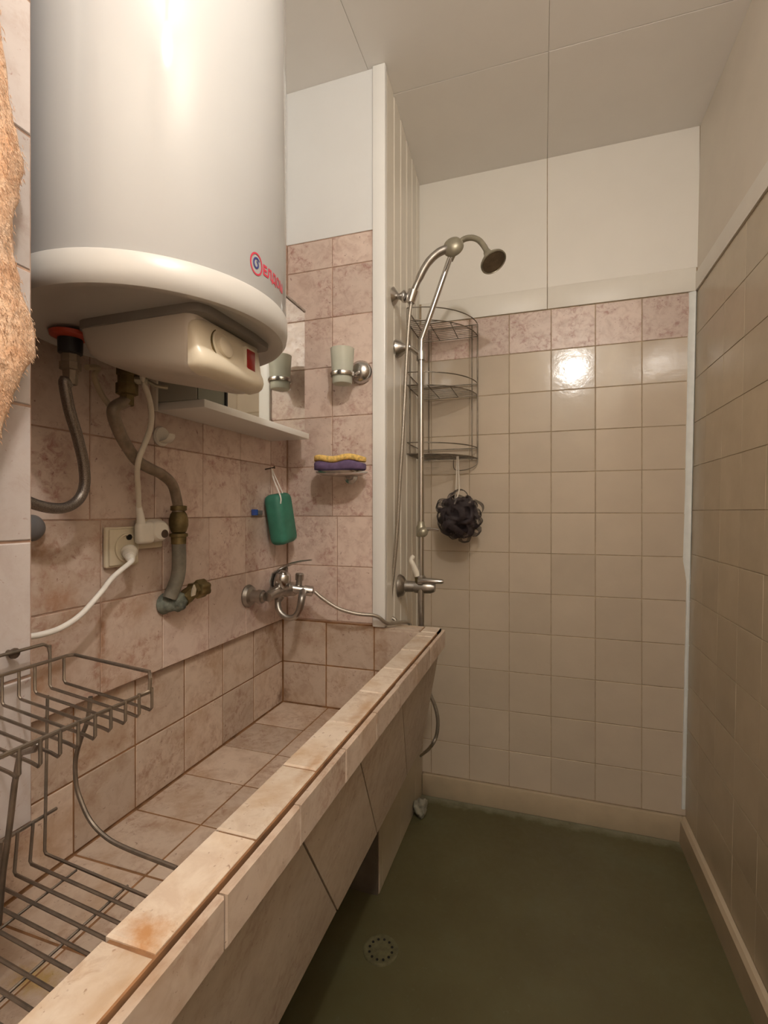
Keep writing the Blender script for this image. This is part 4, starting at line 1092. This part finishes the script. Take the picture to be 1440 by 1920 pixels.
# lower tray
mb = MB(); ZT_ = 0.772
for k in range(20):
    y = 0.384 - 0.0158 * k
    if y < 0.07: break
    if k == 0: up = 0.940
    else: up = 0.812
    mb.tube([(BXW + 0.0065, y + 0.004, up), (BXW + 0.0075, y, ZT_ + 0.003), (BXW + 0.0095, y, ZT_), (-0.342, y - 0.0145, ZT_)], 0.0016, 6)
for x in (-0.457, -0.390):
    mb.tube([(x, 0.07, ZT_ - 0.0028), (x, 0.379, ZT_ - 0.0028)], 0.0013, 6)
mb.tube([(BXW + 0.004, 0.05, 0.8125), (BXW + 0.004, 0.400, 0.8105)], 0.0019, 7)
mb.tube([(-0.3425, 0.05, ZT_ - 0.0028), (-0.3425, 0.375, ZT_ - 0.0028)], 0.0018, 7)
obj('lower_tray', mb, M['wire'], wk_)
for yy in (0.400, 0.094):
    mb = MB()
    mb.tube([(-0.462, yy, 0.940), (-0.466, yy, 0.915), (-0.4755, yy, 0.893), (-0.4835, yy, 0.868), (-0.4825, yy, 0.842), (-0.4755, yy, 0.825), (-0.462, yy, 0.806), (-0.440, yy, 0.793), (-0.411, yy, 0.787), (-0.349, yy, 0.781)], 0.0023, 8, smooth_n=4)
    obj('side_arm', mb, M['wire'], wk_)
mb = MB(); mb.tube([(-0.383, 0.285, 0.9545), (-0.398, 0.293, 0.943), (-0.4255, 0.30, 0.932), (-0.432, 0.30, 0.905), (-0.439, 0.30, 0.862), (-0.4465, 0.30, 0.8237), (-0.452, 0.30, 0.7775)], 0.0026, 8)
obj('middle_arm', mb, M['wire'], wk_)

# ------------------------------------------------------------------ floor drain, rag
dr = thing('floor_drain', (-0.405, 1.198, 0.0), 'round painted-over floor drain with small holes near the trough', 'drain')
dc = atz(0.0, 714, 1782)
mb = MB(); mb.lathe([(0.046, 0.0002), (0.045, 0.003), (0.040, 0.0042), (0.036, 0.0025), (0.002, 0.0022)], dc, (0, 0, 1), n=36)
obj('cover', mb, M['drainp'], dr)
for k in range(12):
    q = 2 * PI * k / 12
    mb = MB(); mb.lathe([(0.0036, 0.001), (0.0036, 0.0032), (0.0005, 0.0033)], dc + Vector((0.030 * math.cos(q), 0.030 * math.sin(q), 0)), (0, 0, 1), n=8)
    obj('hole', mb, M['hole'], dr)
rgc = atz(0.03, 784, 1512)
rnd = random.Random(5)
b_ = bmesh.new(); bmesh.ops.create_icosphere(b_, subdivisions=4, radius=1)
from mathutils import noise as mnoise
for p in b_.verts:
    n3 = mnoise.noise(p.co * 1.6) * 0.35 + abs(mnoise.noise(p.co * 4.0)) * 0.30
    c_ = p.co * (0.8 + n3)
    p.co = Vector((c_.x * 0.030, c_.y * 0.038, max(-0.030, c_.z * 0.036)))
b_.verts.index_update()
zmin = min(p.co.z for p in b_.verts)
mb = MB(); mb.bm(b_, Matrix.Translation((rgc.x + 0.012, rgc.y, -zmin + 0.0005)))
tag(obj('rag', mb, M['rag'], sharp=180), 'crumpled grey rag on the floor at the foot of the pipe casing', 'rag')

# ------------------------------------------------------------------ orange fleece at the left edge
TXC = XPIL + 0.022
edge = [(1.98, 0.315), (1.80, 0.322), (1.62, 0.328), (1.57, 0.334), (1.52, 0.342), (1.485, 0.354), (1.455, 0.347), (1.42, 0.341), (1.39, 0.343), (1.36, 0.350), (1.325, 0.363), (1.30, 0.364), (1.27, 0.348), (1.23, 0.335), (1.195, 0.326), (1.10, 0.312), (1.02, 0.30)]
def edge_y(z):
    for (za, ya), (zb_, yb_) in zip(edge, edge[1:]):
        if zb_ <= z <= za: return yb_ + (ya - yb_) * (z - zb_) / (za - zb_)
    return edge[-1][1] if z < 1.02 else edge[0][1]
tw = thing('hanging_fleece', (TXC, 0.10, 1.02), 'fluffy orange fleece cloth hanging on the pale partition at the left edge', 'towel')
mb = MB(); rings = []
NZ = 90
for i in range(NZ + 1):
    z = 1.02 + 0.96 * i / NZ
    ye_ = edge_y(z) + 0.003; y0_ = -0.22
    ring = []; n_ = 40
    for k in range(n_):
        q = 2 * PI * k / n_
        cy_, hw = (ye_ + y0_) / 2, (ye_ - y0_) / 2
        y = cy_ + hw * math.copysign(abs(math.cos(q)) ** 0.35, math.cos(q)); s_ = math.sin(q)
        x = TXC + (0.020 + 0.006 * mnoise.noise(Vector((y * 9, z * 7, 1)))) * math.copysign(abs(s_) ** 0.6, s_)
        n3 = mnoise.noise(Vector((y * 70, z * 70, x * 70))) * 0.0025
        ring.append(Vector((max(XPIL + 0.001, x + n3), y + n3, z)))
    rings.append(ring)
mb.loft(rings)
obj('fabric', mb, M['towel'], tw, sharp=180)
mb = MB(); rnd = random.Random(3)
for k in range(7000):        # pile tufts along the visible edge
    z = rnd.uniform(1.03, 1.90)
    ye_ = edge_y(z) + 0.004
    back = rnd.random() ** 2 * 0.07
    y = ye_ - back - 0.0055
    x = TXC + rnd.uniform(-0.014, 0.015) if back < 0.006 else TXC + 0.0165
    dirv = Vector((rnd.uniform(0.1, 0.6) if back > 0.006 else rnd.uniform(-0.3, 0.5), rnd.uniform(0.1, 0.7) if back < 0.02 else rnd.uniform(-0.3, 0.4), rnd.uniform(-0.9, -0.1))).normalized()
    L_ = rnd.uniform(0.0018, 0.0040); a = Vector((x, y, z)); w = dirv.orthogonal().normalized() * 0.0004
    w2 = dirv.cross(w).normalized() * 0.0004
    m_ = a + dirv * L_ * 0.6 + Vector((0, 0, -0.001))
    mb.add([a + w, a - w * 0.5 + w2, a - w * 0.5 - w2, m_ + w * 0.7, m_ - w * 0.35 + w2 * 0.7, m_ - w * 0.35 - w2 * 0.7, a + dirv * L_ + Vector((0, 0, -0.0025))],
           [[0, 1, 4, 3], [1, 2, 5, 4], [2, 0, 3, 5], [3, 4, 6], [4, 5, 6], [5, 3, 6]])
pl = obj('pile', mb, M['towel'], tw, sharp=180, recalc=False)
pl['kind'] = 'stuff'

# ------------------------------------------------------------------ bulb that lights the room (above the frame)
bl = thing('ceiling_bulb', (LAMP.x, LAMP.y, 2.20), 'bare light bulb in a white holder under the ceiling', 'lamp')
mb = MB(); mb.lathe([(0.045, ZC - 0.0005), (0.045, ZC - 0.012), (0.022, ZC - 0.02), (0.020, ZC - 0.10), (0.023, ZC - 0.102), (0.023, ZC - 0.145), (0.012, ZC - 0.146)], (LAMP.x, LAMP.y, 0), n=24)
obj('holder', mb, M['plug'], bl)
